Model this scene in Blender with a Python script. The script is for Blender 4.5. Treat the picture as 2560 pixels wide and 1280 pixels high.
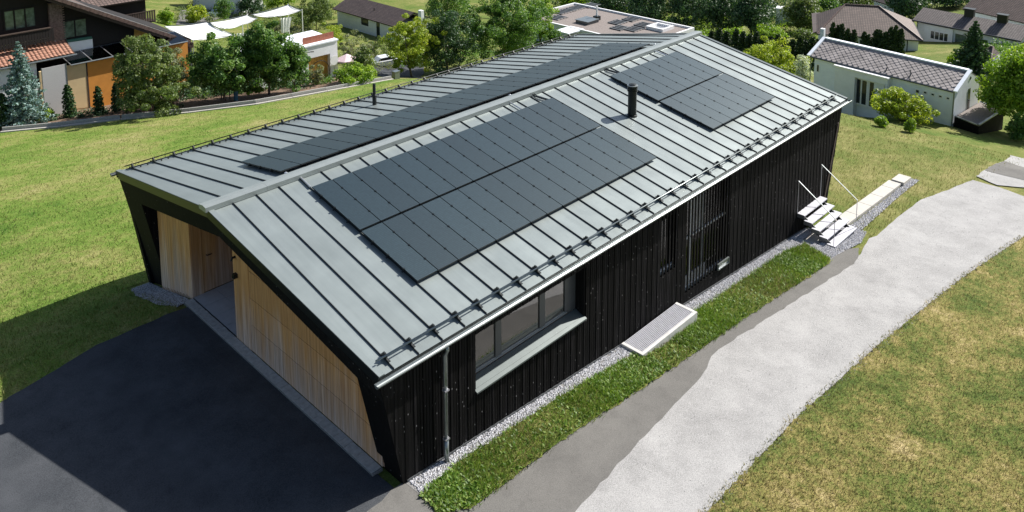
import bpy, bmesh, math, random
import numpy as np
from mathutils import Vector, Matrix
random.seed(7); RNG = np.random.default_rng(7)
S = bpy.context.scene
COL = S.collection
for _o in list(bpy.data.objects): bpy.data.objects.remove(_o)
R_ = math.radians

# ------------------------------------------------------------------ camera
CAM = np.array([-8.0586, -11.6525, 12.9073])
YAW, PIT, ROL = 0.768266, 0.141141, -0.001222
FPX, CX, CY = 2089.96447, 1297.887701, -182.163735          # focal length and principal point in photo pixels (2560 x 1280)
cy_, sy_ = math.cos(YAW), math.sin(YAW)
FW = np.array([math.cos(PIT)*cy_, math.cos(PIT)*sy_, -math.sin(PIT)])
RT = np.array([sy_, -cy_, 0.0]); UP = np.cross(RT, FW)
RT, UP = math.cos(ROL)*RT + math.sin(ROL)*UP, -math.sin(ROL)*RT + math.cos(ROL)*UP
cam_d = bpy.data.cameras.new('camera'); cam = bpy.data.objects.new('camera', cam_d); COL.objects.link(cam)
M = Matrix(((RT[0], UP[0], -FW[0], CAM[0]), (RT[1], UP[1], -FW[1], CAM[1]), (RT[2], UP[2], -FW[2], CAM[2]), (0, 0, 0, 1)))
cam.matrix_world = M
cam_d.sensor_fit = 'HORIZONTAL'; cam_d.sensor_width = 36; cam_d.lens = FPX/2560*36
cam_d.shift_x = (1280-CX)/2560; cam_d.shift_y = (CY-640)/2560
cam_d.clip_start = .1; cam_d.clip_end = 3000
S.camera = cam

# ------------------------------------------------------------------ daylight
SUNV = Vector((1.12, -0.24, 1.0)).normalized()
world = bpy.data.worlds.new('World'); S.world = world; world.use_nodes = True
wn = world.node_tree; wn.nodes.clear()
sky = wn.nodes.new('ShaderNodeTexSky'); sky.sky_type = 'NISHITA'; sky.sun_disc = False
sky.sun_elevation = math.asin(SUNV.z); sky.sun_rotation = math.atan2(SUNV.x, SUNV.y)
sky.air_density = 1.0; sky.dust_density = 1.5; sky.ozone_density = 1.0
bg = wn.nodes.new('ShaderNodeBackground'); bg.inputs[1].default_value = 0.07
wo = wn.nodes.new('ShaderNodeOutputWorld')
wn.links.new(sky.outputs[0], bg.inputs[0]); wn.links.new(bg.outputs[0], wo.inputs[0])
sun_d = bpy.data.lights.new('sun', 'SUN'); sun_d.energy = 4.8; sun_d.angle = R_(.5); sun_d.color = (1, .96, .9)
sun = bpy.data.objects.new('sun', sun_d); COL.objects.link(sun)
sun.rotation_euler = SUNV.to_track_quat('Z', 'Y').to_euler(); sun.location = (0, 0, 40)
S.view_settings.view_transform = 'Standard'; S.view_settings.look = 'None'
S.view_settings.exposure = 0.8; S.view_settings.gamma = 1.0
S.render.engine = 'CYCLES'

# ------------------------------------------------------------------ picking points in space
def ray(u, v): return FW + RT*(u-CX)/FPX - UP*(v-CY)/FPX
def onx(u, v, x): r = ray(u, v); return CAM + r*(x-CAM[0])/r[0]
def ony(u, v, y): r = ray(u, v); return CAM + r*(y-CAM[1])/r[1]
def onz(u, v, z): r = ray(u, v); return CAM + r*(z-CAM[2])/r[2]
ZX = [(-200, .8), (-12, .1), (0, 0), (12, -.92), (23, -1.8), (31, -2.4), (34, -2.95), (38, -4.7), (46, -8.3), (60, -11), (80, -13.5), (120, -16.5), (500, -20)]
EY = [(-300, 2.5), (-14, .5), (-8, .2), (-3, 0), (9.0, 0), (10.5, -.42), (12.3, -.95), (20, -2.3), (36, -5.2), (45, -7.1), (60, -9.6), (100, -12.5), (600, -16)]
def h(x, y):
    return np.interp(x, [a for a, b in ZX], [b for a, b in ZX]) + np.interp(y, [a for a, b in EY], [b for a, b in EY])
def G(u, v, H=0):
    r = ray(u, v); t = np.arange(5, 600, .02)
    P = CAM[None, :] + r[None, :]*t[:, None]
    k = np.argmax(P[:, 2] < h(P[:, 0], P[:, 1])+H); return P[k]
def proj(P):
    q = np.array(P, float)-CAM; z = q @ FW; return CX+FPX*(q @ RT)/z, CY-FPX*(q @ UP)/z
def topz(P, v):
    """height of the point straight above P that is seen in row v"""
    lo, hi = P[2]-5, P[2]+40
    for _ in range(40):
        m = (lo+hi)/2
        if proj((P[0], P[1], m))[1] > v: lo = m
        else: hi = m
    return lo
def dep(P): return float((np.array(P)-CAM) @ FW)

# ------------------------------------------------------------------ objects
def tag(o, label=None, cat=None, group=None, kind=None):
    if label: o['label'] = label
    if cat: o['category'] = cat
    if group: o['group'] = group
    if kind: o['kind'] = kind
    return o
def empty(name, loc, label, cat, group=None, rz=0):
    o = bpy.data.objects.new(name, None); COL.objects.link(o)
    o.location = Vector([float(c) for c in loc]); o.rotation_euler = (0, 0, rz); o.empty_display_size = .2
    bpy.context.view_layer.update()
    return tag(o, label, cat, group)
def link(name, me, mat=None, parent=None, **k):
    o = bpy.data.objects.new(name, me); COL.objects.link(o)
    if mat is not None and len(me.materials) == 0: me.materials.append(mat)
    if parent is not None:
        o.parent = parent; o.matrix_parent_inverse = parent.matrix_world.inverted()
    return tag(o, **k)
class MB:
    """collects shapes in world coordinates and links them as one mesh"""
    def __init__(s): s.v = []; s.f = []
    def add(s, vs, fs):
        n = len(s.v); s.v += [tuple(float(c) for c in p) for p in vs]; s.f += [tuple(n+i for i in f) for f in fs]; return s
    def box(s, a, b):
        x0, y0, z0 = a; x1, y1, z1 = b
        return s.add([(x0,y0,z0),(x1,y0,z0),(x1,y1,z0),(x0,y1,z0),(x0,y0,z1),(x1,y0,z1),(x1,y1,z1),(x0,y1,z1)],
                     [(0,3,2,1),(4,5,6,7),(0,1,5,4),(1,2,6,5),(2,3,7,6),(3,0,4,7)])
    def obox(s, o, ax, ay, az):
        o, ax, ay, az = [np.array(q, float) for q in (o, ax, ay, az)]
        if np.dot(np.cross(ax, ay), az) < 0: ax, ay = ay, ax
        P = [o, o+ax, o+ax+ay, o+ay]; P += [p+az for p in P]
        return s.add(P, [(0,3,2,1),(4,5,6,7),(0,1,5,4),(1,2,6,5),(2,3,7,6),(3,0,4,7)])
    def prism(s, poly, d):
        poly = [np.array(p, float) for p in poly]; d = np.array(d, float); n = len(poly)
        nn = sum((np.cross(poly[i]-poly[0], poly[i+1]-poly[0]) for i in range(1, n-1)), np.zeros(3))
        if np.dot(nn, d) > 0: poly = poly[::-1]
        return s.add(poly + [p+d for p in poly], [tuple(range(n)), tuple(range(2*n-1, n-1, -1))] + [((i+1) % n, i, n+i, n+(i+1) % n) for i in range(n)])
    def tube(s, pts, r, n=8, r2=None, cap=True):
        pts = [np.array(p, float) for p in pts]; m = len(pts); base = len(s.v); vs = []
        for i, p in enumerate(pts):
            t = pts[min(i+1, m-1)] - pts[max(i-1, 0)]; t = t/ (np.linalg.norm(t)+1e-9)
            a = np.cross(t, [0, 0, 1.0]); 
            if np.linalg.norm(a) < .05: a = np.cross(t, [0, 1.0, 0])
            a /= np.linalg.norm(a); b = np.cross(t, a)
            rr = r if r2 is None else r + (r2-r)*i/(m-1)
            for k in range(n):
                q = 2*math.pi*k/n; vs.append(p + rr*(math.cos(q)*a + math.sin(q)*b))
        fs = [(i*n+k, i*n+(k+1) % n, (i+1)*n+(k+1) % n, (i+1)*n+k) for i in range(m-1) for k in range(n)]
        if cap: fs += [tuple(range(n-1, -1, -1)), tuple((m-1)*n+k for k in range(n))]
        return s.add(vs, fs)
    def lathe(s, c, prof, n=16):
        vs = []; m = len(prof)
        for r, z in prof:
            for k in range(n):
                q = 2*math.pi*k/n; vs.append((c[0]+r*math.cos(q), c[1]+r*math.sin(q), c[2]+z))
        fs = [(i*n+k, i*n+(k+1) % n, (i+1)*n+(k+1) % n, (i+1)*n+k) for i in range(m-1) for k in range(n)]
        fs += [tuple(range(n-1, -1, -1)), tuple((m-1)*n+k for k in range(n))]
        return s.add(vs, fs)
    def mesh(s, name, smooth=False):
        me = bpy.data.meshes.new(name); me.from_pydata(s.v, [], s.f); me.update()
        bm = bmesh.new(); bm.from_mesh(me); bmesh.ops.recalc_face_normals(bm, faces=bm.faces); bm.to_mesh(me); bm.free()
        if smooth:
            for p in me.polygons: p.use_smooth = True
        return me
    def build(s, name, mat, parent=None, smooth=False, bevel=0, **k):
        o = link(name, s.mesh(name, smooth), mat, parent, **k)
        if bevel:
            b = o.modifiers.new('bevel', 'BEVEL'); b.width = bevel; b.segments = 2; b.limit_method = 'ANGLE'
        return o

# ------------------------------------------------------------------ materials
class NT:
    def __init__(s, name):
        s.m = bpy.data.materials.new(name); s.m.use_nodes = True; s.t = s.m.node_tree; s.t.nodes.clear()
        s.out = s.t.nodes.new('ShaderNodeOutputMaterial'); s.bs = s.t.nodes.new('ShaderNodeBsdfPrincipled')
        s.t.links.new(s.bs.outputs[0], s.out.inputs[0])
        s.tc = s.t.nodes.new('ShaderNodeTexCoord'); s.pos = s.t.nodes.new('ShaderNodeNewGeometry').outputs['Position']
    def n(s, ty, **k):
        a = s.t.nodes.new(ty)
        for q, v in k.items(): setattr(a, q, v)
        return a
    def l(s, a, b): s.t.links.new(a, b)
    def map(s, scale=(1, 1, 1), rot=(0, 0, 0), src='Object'):
        m = s.n('ShaderNodeMapping'); m.inputs['Scale'].default_value = scale; m.inputs['Rotation'].default_value = rot
        s.l(s.pos if src == 'Object' else s.tc.outputs[src], m.inputs[0]); return m.outputs[0]
    def noise(s, sc, det=4, rough=.55, vec=None, out='Fac'):
        a = s.n('ShaderNodeTexNoise'); a.inputs['Scale'].default_value = sc; a.inputs['Detail'].default_value = det; a.inputs['Roughness'].default_value = rough
        s.l(vec if vec is not None else s.pos, a.inputs['Vector']); return a.outputs[out]
    def ramp(s, fac, stops, interp='LINEAR'):
        r = s.n('ShaderNodeValToRGB'); r.color_ramp.interpolation = interp
        e = r.color_ramp.elements
        while len(e) < len(stops): e.new(.5)
        for q, (p, c) in zip(e, stops):
            q.position = p; q.color = tuple(c)+(1,) if len(c) == 3 else c
        s.l(fac, r.inputs[0]); return r.outputs[0]
    def mix(s, f, a, b, mode='MIX'):
        m = s.n('ShaderNodeMix', data_type='RGBA', blend_type=mode)
        for sock, v in ((m.inputs[0], f), (m.inputs[6], a), (m.inputs[7], b)):
            if hasattr(v, 'links') or hasattr(v, 'is_linked'): s.l(v, sock)
            elif isinstance(v, (int, float)): sock.default_value = v
            else: sock.default_value = tuple(v)+(1,)
        return m.outputs[2]
    def math(s, op, a, b=None, c=None):
        m = s.n('ShaderNodeMath', operation=op)
        for i, v in enumerate((a, b, c)):
            if v is None: continue
            if isinstance(v, (int, float)): m.inputs[i].default_value = v
            else: s.l(v, m.inputs[i])
        return m.outputs[0]
    def bump(s, hgt, strength=.5, dist=.02):
        b = s.n('ShaderNodeBump'); b.inputs['Strength'].default_value = strength; b.inputs['Distance'].default_value = dist
        s.l(hgt, b.inputs['Height']); s.l(b.outputs[0], s.bs.inputs['Normal']); return b
    def rnd(s, c, lo, hi):
        """sheet to sheet difference in tone"""
        o = s.n('ShaderNodeObjectInfo'); return s.mix(1.0, c, s.ramp(o.outputs['Random'], [(0, (lo,)*3), (1, (hi,)*3)]), 'MULTIPLY')
    def set(s, **k):
        for q, v in k.items():
            i = s.bs.inputs[q.replace('_', ' ')]
            if hasattr(v, 'is_linked'): s.l(v, i)
            elif isinstance(v, (tuple, list)): i.default_value = tuple(v)+(1,)
            else: i.default_value = v
        return s
def simple(name, c, rough=.6, metal=0, var=.25, sc=6, bump=.15, bsc=60, bd=.004, spec=.5):
    m = NT(name); n = m.noise(sc, 6)
    a = tuple(x*(1-var) for x in c); b = tuple(min(1, x*(1+var)) for x in c)
    m.set(Base_Color=m.ramp(n, [(.3, a), (.7, b)]), Roughness=rough, Metallic=metal)
    m.bs.inputs['Specular IOR Level'].default_value = spec
    if bump: m.bump(m.noise(bsc, 3), bump, bd)
    return m.m

def m_roof():
    m = NT('painted_roof_metal'); n = m.noise(1.3, 5); n2 = m.noise(60, 2)
    c = m.ramp(n, [(.3, (.25, .285, .28)), (.7, (.28, .318, .312))])
    st = m.noise(1, 4, .6, vec=m.map((7, .5, .5))); c = m.mix(.35, c, m.ramp(st, [(.3, (.78,)*3), (.65, (1.08,)*3)]), 'MULTIPLY'); c = m.rnd(c, .93, 1.06)
    m.set(Base_Color=c, Metallic=.4, Roughness=m.ramp(n, [(.3, (.39,)*3), (.75, (.45,)*3)]))
    m.bump(m.noise(2.2, 3), .12, .01); return m.m
def m_pv():
    m = NT('solar_glass'); v = m.map((1, 1, 1))
    w = m.n('ShaderNodeTexWave', wave_type='BANDS', bands_direction='Y'); w.inputs['Scale'].default_value = 6.2; w.inputs['Distortion'].default_value = .4; m.l(v, w.inputs[0])
    w2 = m.n('ShaderNodeTexWave', wave_type='BANDS', bands_direction='X'); w2.inputs['Scale'].default_value = 31; w2.inputs['Distortion'].default_value = .3; m.l(v, w2.inputs[0])
    n = m.noise(18, 4)
    f = m.math('MULTIPLY', m.ramp(w.outputs[0], [(.35, (0,)*3), (.65, (1,)*3)]), m.ramp(n, [(.35, (0,)*3), (.65, (1,)*3)]))
    c = m.mix(f, (.003, .010, .013), (.016, .032, .040))
    c = m.mix(m.math('MULTIPLY', w2.outputs[0], .3), c, (.020, .028, .036))
    c = m.rnd(c, .8, 1.25); m.bs.inputs['Specular Tint'].default_value = (.80, .97, 1, 1)
    m.set(Base_Color=c, Roughness=.40); m.bs.inputs['IOR'].default_value = 1.52; m.bs.inputs['Specular IOR Level'].default_value = 1.0
    m.bump(m.noise(1.6, 2), .05, .01); return m.m
def m_black():
    m = NT('black_stained_wood'); v = m.map((26, 26, 1.4)); n = m.noise(1, 5, vec=v)
    c = m.ramp(n, [(.3, (.002, .002, .002)), (.62, (.007, .0065, .007)), (.8, (.022, .020, .021))])
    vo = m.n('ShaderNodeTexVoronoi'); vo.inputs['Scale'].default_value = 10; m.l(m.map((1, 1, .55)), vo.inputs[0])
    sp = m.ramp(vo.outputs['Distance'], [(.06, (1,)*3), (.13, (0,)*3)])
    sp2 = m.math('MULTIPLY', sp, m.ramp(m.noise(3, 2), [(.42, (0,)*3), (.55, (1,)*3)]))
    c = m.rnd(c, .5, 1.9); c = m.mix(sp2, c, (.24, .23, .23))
    m.set(Base_Color=c, Roughness=.75); m.bs.inputs['Specular IOR Level'].default_value = .12
    m.bump(n, .4, .006); return m.m
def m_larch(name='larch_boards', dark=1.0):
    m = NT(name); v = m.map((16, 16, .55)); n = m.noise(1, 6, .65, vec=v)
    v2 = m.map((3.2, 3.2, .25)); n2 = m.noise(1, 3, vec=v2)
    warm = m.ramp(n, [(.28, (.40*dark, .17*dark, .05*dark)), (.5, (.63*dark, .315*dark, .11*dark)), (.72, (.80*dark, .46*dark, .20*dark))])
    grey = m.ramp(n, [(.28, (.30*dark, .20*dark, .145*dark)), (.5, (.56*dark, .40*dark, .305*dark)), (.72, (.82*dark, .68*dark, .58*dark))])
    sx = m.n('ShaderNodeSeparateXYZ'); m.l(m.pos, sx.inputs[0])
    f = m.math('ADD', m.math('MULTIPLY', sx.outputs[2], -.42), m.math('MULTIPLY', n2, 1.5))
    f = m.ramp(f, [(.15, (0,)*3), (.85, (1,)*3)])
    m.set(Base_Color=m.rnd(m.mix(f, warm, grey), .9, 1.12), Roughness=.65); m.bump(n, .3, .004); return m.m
def m_asphalt(name, a, b, grain=.25):
    m = NT(name); n = m.noise(.9, 6, .6); g = m.noise(48, 6, .8); g2 = m.noise(2.6, 6, .65)
    c = m.ramp(n, [(.3, a), (.7, b)])
    c = m.mix(m.math('MULTIPLY', m.ramp(g, [(.42, (0,)*3), (.62, (1,)*3)]), grain), c, tuple(min(1, x*1.9) for x in b))
    c = m.mix(m.math('MULTIPLY', m.ramp(g, [(.30, (1,)*3), (.46, (0,)*3)]), .6), c, tuple(x*.45 for x in a))
    c = m.mix(m.math('MULTIPLY', m.ramp(g2, [(.5, (0,)*3), (.8, (1,)*3)]), .3), c, tuple(x*.6 for x in a))
    m.set(Base_Color=c, Roughness=.85); m.bs.inputs['Specular IOR Level'].default_value = .25
    m.bump(g, .7, .006); return m.m
def m_grass(name, blades, cols, bias=0.0, sc=.22):
    m = NT(name); n1 = m.noise(sc, 3, .6); n2 = m.noise(sc*7, 4, .65); n3 = m.noise(14, 3)
    f = m.math('ADD', m.math('MULTIPLY', n1, .62), m.math('MULTIPLY', n2, .38))
    f = m.math('ADD', f, bias)
    f = m.math('ADD', f, m.math('MULTIPLY', m.math('SUBTRACT', m.noise(9, 5, .75), .5), .42))
    c = m.ramp(f, [(.30, cols[0]), (.45, cols[1]), (.58, cols[2]), (.74, cols[3])])
    if blades:
        at = m.n('ShaderNodeAttribute', attribute_name='r')
        c = m.mix(m.math('MULTIPLY', at.outputs['Fac'], .5), c, cols[3])
        c = m.mix(.35, c, m.ramp(at.outputs['Fac'], [(0, (.25,)*3), (1, (1.5,)*3)]), 'MULTIPLY')
        m.set(Base_Color=c, Roughness=.6)
        tr = m.n('ShaderNodeBsdfTranslucent'); m.l(c, tr.inputs[0]); mx = m.n('ShaderNodeMixShader'); mx.inputs[0].default_value = .35
        m.l(m.bs.outputs[0], mx.inputs[1]); m.l(tr.outputs[0], mx.inputs[2]); m.l(mx.outputs[0], m.out.inputs[0])
    else:
        c = m.mix(.75, c, m.ramp(m.noise(26, 4, .75), [(.3, (.3,)*3), (.68, (1.4,)*3)]), 'MULTIPLY')
        m.set(Base_Color=c, Roughness=.95); m.bump(m.noise(40, 4, .7), .9, .03)
    m.bs.inputs['Specular IOR Level'].default_value = .15
    return m.m
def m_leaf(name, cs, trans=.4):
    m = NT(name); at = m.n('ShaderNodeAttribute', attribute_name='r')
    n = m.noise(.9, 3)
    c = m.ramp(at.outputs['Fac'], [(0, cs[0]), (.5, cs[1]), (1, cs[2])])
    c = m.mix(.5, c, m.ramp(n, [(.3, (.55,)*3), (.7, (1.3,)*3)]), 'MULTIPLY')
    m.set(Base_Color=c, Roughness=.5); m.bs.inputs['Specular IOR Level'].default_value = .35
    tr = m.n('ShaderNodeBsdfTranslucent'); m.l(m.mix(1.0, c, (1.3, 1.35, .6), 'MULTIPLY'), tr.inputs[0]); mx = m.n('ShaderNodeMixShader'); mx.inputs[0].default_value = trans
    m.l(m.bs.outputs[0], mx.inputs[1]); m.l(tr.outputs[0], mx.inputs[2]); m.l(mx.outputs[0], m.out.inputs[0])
    return m.m
def m_glass(name, tint=(.9, .93, .95), f0=.12):
    m = NT(name); tr = m.n('ShaderNodeBsdfTransparent'); tr.inputs[0].default_value = tuple(tint)+(1,)
    gl = m.n('ShaderNodeBsdfGlossy'); gl.inputs['Roughness'].default_value = .03
    fr = m.n('ShaderNodeFresnel'); fr.inputs[0].default_value = 1.5
    f = m.math('ADD', fr.outputs[0], f0); mx = m.n('ShaderNodeMixShader'); m.l(f, mx.inputs[0]); m.l(tr.outputs[0], mx.inputs[1]); m.l(gl.outputs[0], mx.inputs[2]); m.l(mx.outputs[0], m.out.inputs[0])
    return m.m
def m_tiles(name, a, b, sx, sy, axis, bumpd=.03):
    """roof tiles too far away to build one by one; axis: rotation of the pattern about z"""
    m = NT(name)
    mp = m.map((1, 1, 1), src='UV'); br = m.n('ShaderNodeTexBrick'); m.l(mp, br.inputs[0])
    br.offset = 0; br.inputs['Scale'].default_value = 1; br.inputs['Brick Width'].default_value = sx; br.inputs['Row Height'].default_value = sy
    br.inputs['Mortar Size'].default_value = .05; br.inputs['Mortar Smooth'].default_value = .6
    br.inputs['Color1'].default_value = tuple(a)+(1,); br.inputs['Color2'].default_value = tuple(b)+(1,); br.inputs['Mortar'].default_value = tuple(x*.25 for x in a)+(1,)
    c = m.mix(.5, br.outputs[0], m.ramp(m.noise(1.1, 5), [(.3, (.6,)*3), (.7, (1.3,)*3)]), 'MULTIPLY')
    m.set(Base_Color=c, Roughness=.7); m.bump(br.outputs['Fac'], -.8, bumpd); return m.m

GREEN = [(.070, .150, .018), (.145, .225, .036), (.25, .265, .080), (.40, .35, .17)]
SLP = [(.050, .105, .014), (.105, .155, .028), (.17, .185, .05), (.30, .27, .11)]
DRY = [(.050, .095, .018), (.125, .160, .036), (.27, .235, .080), (.52, .42, .22)]
MT = dict(
    roof=m_roof(), trim=simple('roof_trim_metal', (.11, .13, .128), .38, .3, .1, 3, 0),
    ridge=simple('ridge_metal', (.30, .33, .32), .38, .35, .08, 3, 0),
    seam=simple('shade_dark_seam_metal', (.02, .024, .024), .5, .2, .1, 3, 0),  # seams' shaded side painted in: far darker than the roof sheet
    gutter=simple('gutter_metal', (.24, .265, .265), .3, .6, .12, 5, 0), darkmetal=simple('dark_metal', (.018, .022, .022), .35, .5, .1, 5, 0),
    galv=simple('galvanised_steel', (.50, .50, .54), .35, .75, .15, 12, .05), alu=simple('bright_aluminium', (.7, .7, .7), .3, .8, .08, 6, 0),
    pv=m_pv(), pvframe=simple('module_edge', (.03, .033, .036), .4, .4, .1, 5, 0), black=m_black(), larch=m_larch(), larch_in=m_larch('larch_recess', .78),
    asph=m_asphalt('driveway_asphalt', (.022, .026, .031), (.066, .070, .077), .35), strip=m_asphalt('patch_asphalt', (.10, .096, .09), (.145, .14, .13), .25),
    road=m_asphalt('road_chippings', (.19, .188, .185), (.31, .306, .30), .45),
    grass=m_grass('lawn_soil', False, GREEN), blades=m_grass('lawn_blades', True, GREEN),
    dry=m_grass('meadow_soil', False, DRY, .012, .6), dblades=m_grass('meadow_blades', True, DRY, .012, .6),
    mid=m_grass('slope_soil', False, SLP, .03), mblades=m_grass('slope_blades', True, SLP, .03),
    lush=m_leaf('weed_leaf', [(.05, .12, .012), (.11, .21, .022), (.27, .37, .08)], .35),
    gravel=simple('gravel_stone', (.46, .46, .48), .8, 0, .45, 30, .2), gravelbed=simple('gravel_bed', (.20, .195, .19), .95, 0, .4, 40, .6),
    conc=simple('concrete', (.52, .51, .49), .8, 0, .12, 5, .3, 50, .004), slab=simple('concrete_block', (.44, .42, .38), .8, 0, .08, 5, .3),
    kerb=simple('kerb_stone', (.38, .375, .36), .8, 0, .2, 12, .4, 40, .01), tile=simple('floor_tile', (.40, .41, .43), .5, 0, .08, 6, .05),
    plaster=simple('white_render', (.78, .79, .80), .85, 0, .05, 2, .3, 80, .004), linen=simple('grey_linen', (.50, .49, .49), .9, 0, .1, 20, .1), plasterg=simple('pale_grey_render', (.80, .84, .90), .85, 0, .05, 2, .25, 80, .004),
    glass=m_glass('window_glass', (.9, .93, .95), .03), wglass=m_glass('house_window_glass', (.95, .93, .92), .24), darkglass=m_glass('dark_window_glass', (.35, .4, .4), .05),
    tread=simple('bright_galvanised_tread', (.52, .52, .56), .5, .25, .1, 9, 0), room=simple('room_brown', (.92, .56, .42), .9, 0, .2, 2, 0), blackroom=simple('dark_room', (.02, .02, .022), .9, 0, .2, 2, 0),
    winframe=simple('window_frame_grey', (.085, .09, .095), .4, .2, .1, 4, 0), winlight=simple('window_sill_frame', (.30, .32, .33), .35, .5, .1, 4, 0),
    soil=simple('garden_soil', (.16, .105, .07), .95, 0, .45, 4, .8, 30, .03), bark=simple('bark', (.16, .13, .10), .9, 0, .4, 9, .6, 30, .02),
    cream=simple('cream_render', (.62, .48, .27), .85, 0, .06, 2, .2), orange=simple('orange_render', (.62, .26, .045), .8, 0, .08, 2, .2),
    darkwood=simple('dark_brown_wood', (.007, .0045, .004), .8, 0, .4, 8, .3), brownwood=simple('brown_wood', (.05, .032, .024), .75, 0, .3, 8, .3),
    white=simple('white_paint', (.80, .80, .80), .5, 0, .03, 3, 0), cloth=simple('white_sailcloth', (.82, .82, .81), .8, 0, .04, 2, .1),
    terr=simple('terracotta_tile', (.33, .17, .115), .7, 0, .35, 5, .3), brn=simple('brown_tile', (.115, .072, .06), .6, 0, .35, 5, .3),
    greenpaint=simple('dark_green_paint', (.03, .12, .09), .5, 0, .15, 5, 0), pink=simple('pale_pink_cloth', (.72, .55, .58), .8, 0, .08, 3, 0),
    rust=simple('rust_red_fence', (.30, .10, .06), .7, 0, .2, 6, .2), amber=simple('ochre_door_wood', (.62, .34, .07), .6, 0, .2, 5, .1),
    mem=simple('roof_gravel', (.21, .18, .165), .95, 0, .5, 20, .7, 60, .02), slate=simple('slate_grey', (.28, .25, .24), .7, 0, .3, 1.3, .2),
    car=simple('white_car_paint', (.75, .77, .80), .2, .1, .02, 2, 0), tyre=simple('tyre_rubber', (.02, .02, .02), .8, 0, .2, 9, 0), blueish=simple('blue_grey_car_paint', (.16, .22, .26), .25, .3, .05, 2, 0),
    brick=simple('brick', (.17, .12, .105), .85, 0, .5, 8, .4), teal=simple('blue_plastic', (.03, .11, .16), .5, 0, .2, 5, 0))

# ================================================================== the ground
def grid_sheet(name, x0, x1, y0, y1, dz, mat, step=None):
    xs = sorted(set([x0, x1] + [a for a, _ in ZX if x0 < a < x1])); ys = sorted(set([y0, y1] + [a for a, _ in EY if y0 < a < y1]))
    v = [(x, y, float(h(x, y))+dz) for y in ys for x in xs]; nx = len(xs)
    f = [(j*nx+i, j*nx+i+1, (j+1)*nx+i+1, (j+1)*nx+i) for j in range(len(ys)-1) for i in range(nx-1)]
    me = bpy.data.meshes.new(name); me.from_pydata(v, [], f); me.update()
    return link(name, me, mat, kind='structure')
def sheet(name, poly, dz, mat, kind='structure', rough=0, seglen=.25, parent=None):
    """polygon laid on the terrain exactly: cut along the terrain's folds, then dropped onto it"""
    pts = []
    for i in range(len(poly)):
        a = np.array(poly[i][:2], float); b = np.array(poly[(i+1) % len(poly)][:2], float)
        if rough:
            L = np.linalg.norm(b-a); k = max(1, int(L/seglen)); nrm = np.array([-(b-a)[1], (b-a)[0]])/(L+1e-9)
            for j in range(k): pts.append(a+(b-a)*j/k + (nrm*random.gauss(0, rough) if j else 0))
        else: pts.append(a)
    bm = bmesh.new(); bm.faces.new([bm.verts.new((p[0], p[1], 0)) for p in pts])
    for a, _ in ZX:
        bmesh.ops.bisect_plane(bm, geom=bm.verts[:]+bm.edges[:]+bm.faces[:], plane_co=(a, 0, 0), plane_no=(1, 0, 0))
    for a, _ in EY:
        bmesh.ops.bisect_plane(bm, geom=bm.verts[:]+bm.edges[:]+bm.faces[:], plane_co=(0, a, 0), plane_no=(0, 1, 0))
    bmesh.ops.triangulate(bm, faces=bm.faces)
    for v in bm.verts: v.co.z = float(h(v.co.x, v.co.y))+dz
    for f in bm.faces:
        f.normal_update()
        if f.normal.z < 0: f.normal_flip()
    me = bpy.data.meshes.new(name); bm.to_mesh(me); bm.free()
    return link(name, me, mat, parent, kind=kind)
def inpoly(P, poly):
    x, y = P[:, 0], P[:, 1]; c = np.zeros(len(P), bool); n = len(poly)
    for i in range(n):
        x1, y1 = poly[i][:2]; x2, y2 = poly[(i+1) % n][:2]
        m = ((y1 > y) != (y2 > y)) & (x < (x2-x1)*(y-y1)/((y2-y1) or 1e-9)+x1); c ^= m
    return c
def polymesh(name, verts, nv, attr=None):
    """many equal polygons of nv corners each, fast"""
    me = bpy.data.meshes.new(name); n = len(verts); k = n//nv
    me.vertices.add(n); me.vertices.foreach_set('co', np.asarray(verts, np.float32).ravel())
    me.loops.add(n); me.loops.foreach_set('vertex_index', np.arange(n, dtype=np.int32))
    me.polygons.add(k); me.polygons.foreach_set('loop_start', np.arange(0, n, nv, dtype=np.int32))
    if attr is not None:
        a = me.attributes.new('r', 'FLOAT', 'POINT'); a.data.foreach_set('value', np.repeat(attr, nv).astype(np.float32))
    me.update(calc_edges=True); return me
def scatter(poly, dens, avoid=()):
    """dens: function(points) -> wanted per square metre; returns points on the terrain"""
    a = np.array([p[:2] for p in poly]); lo, hi = a.min(0), a.max(0)
    D = 60; cells = []
    nx = max(1, int((hi[0]-lo[0])/1.0)); ny = max(1, int((hi[1]-lo[1])/1.0))
    gx, gy = np.meshgrid(np.linspace(lo[0], hi[0], nx, endpoint=False), np.linspace(lo[1], hi[1], ny, endpoint=False))
    cx, cyy = (hi[0]-lo[0])/nx, (hi[1]-lo[1])/ny
    g = np.stack([gx.ravel(), gy.ravel()], 1); d = dens(g+[cx/2, cyy/2])*cx*cyy
    k = RNG.poisson(np.clip(d, 0, None)); P = np.repeat(g, k, 0); P = P + RNG.random(P.shape)*[cx, cyy]
    P = P[inpoly(P, poly)]
    for q in avoid: P = P[~inpoly(P, q)]
    return np.column_stack([P, h(P[:, 0], P[:, 1])])
def blades(name, P, hgt, wid, mat, label_kind='stuff', lean=.5, z0=-.01):
    n = len(P); q = RNG.random(n)*2*math.pi; l = RNG.random(n)*2*math.pi
    H = hgt*(.5+RNG.random(n)); W = wid*(.6+.8*RNG.random(n))
    t = np.stack([np.cos(q), np.sin(q), np.zeros(n)], 1)*W[:, None]/2
    tip = P + np.stack([np.cos(l)*H*lean*RNG.random(n), np.sin(l)*H*lean*RNG.random(n), H], 1)
    b = P + [0, 0, z0]
    V = np.stack([b-t, b+t, tip], 1).reshape(-1, 3)
    return link(name, polymesh(name, V, 3, RNG.random(n)), mat, kind=label_kind)
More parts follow.
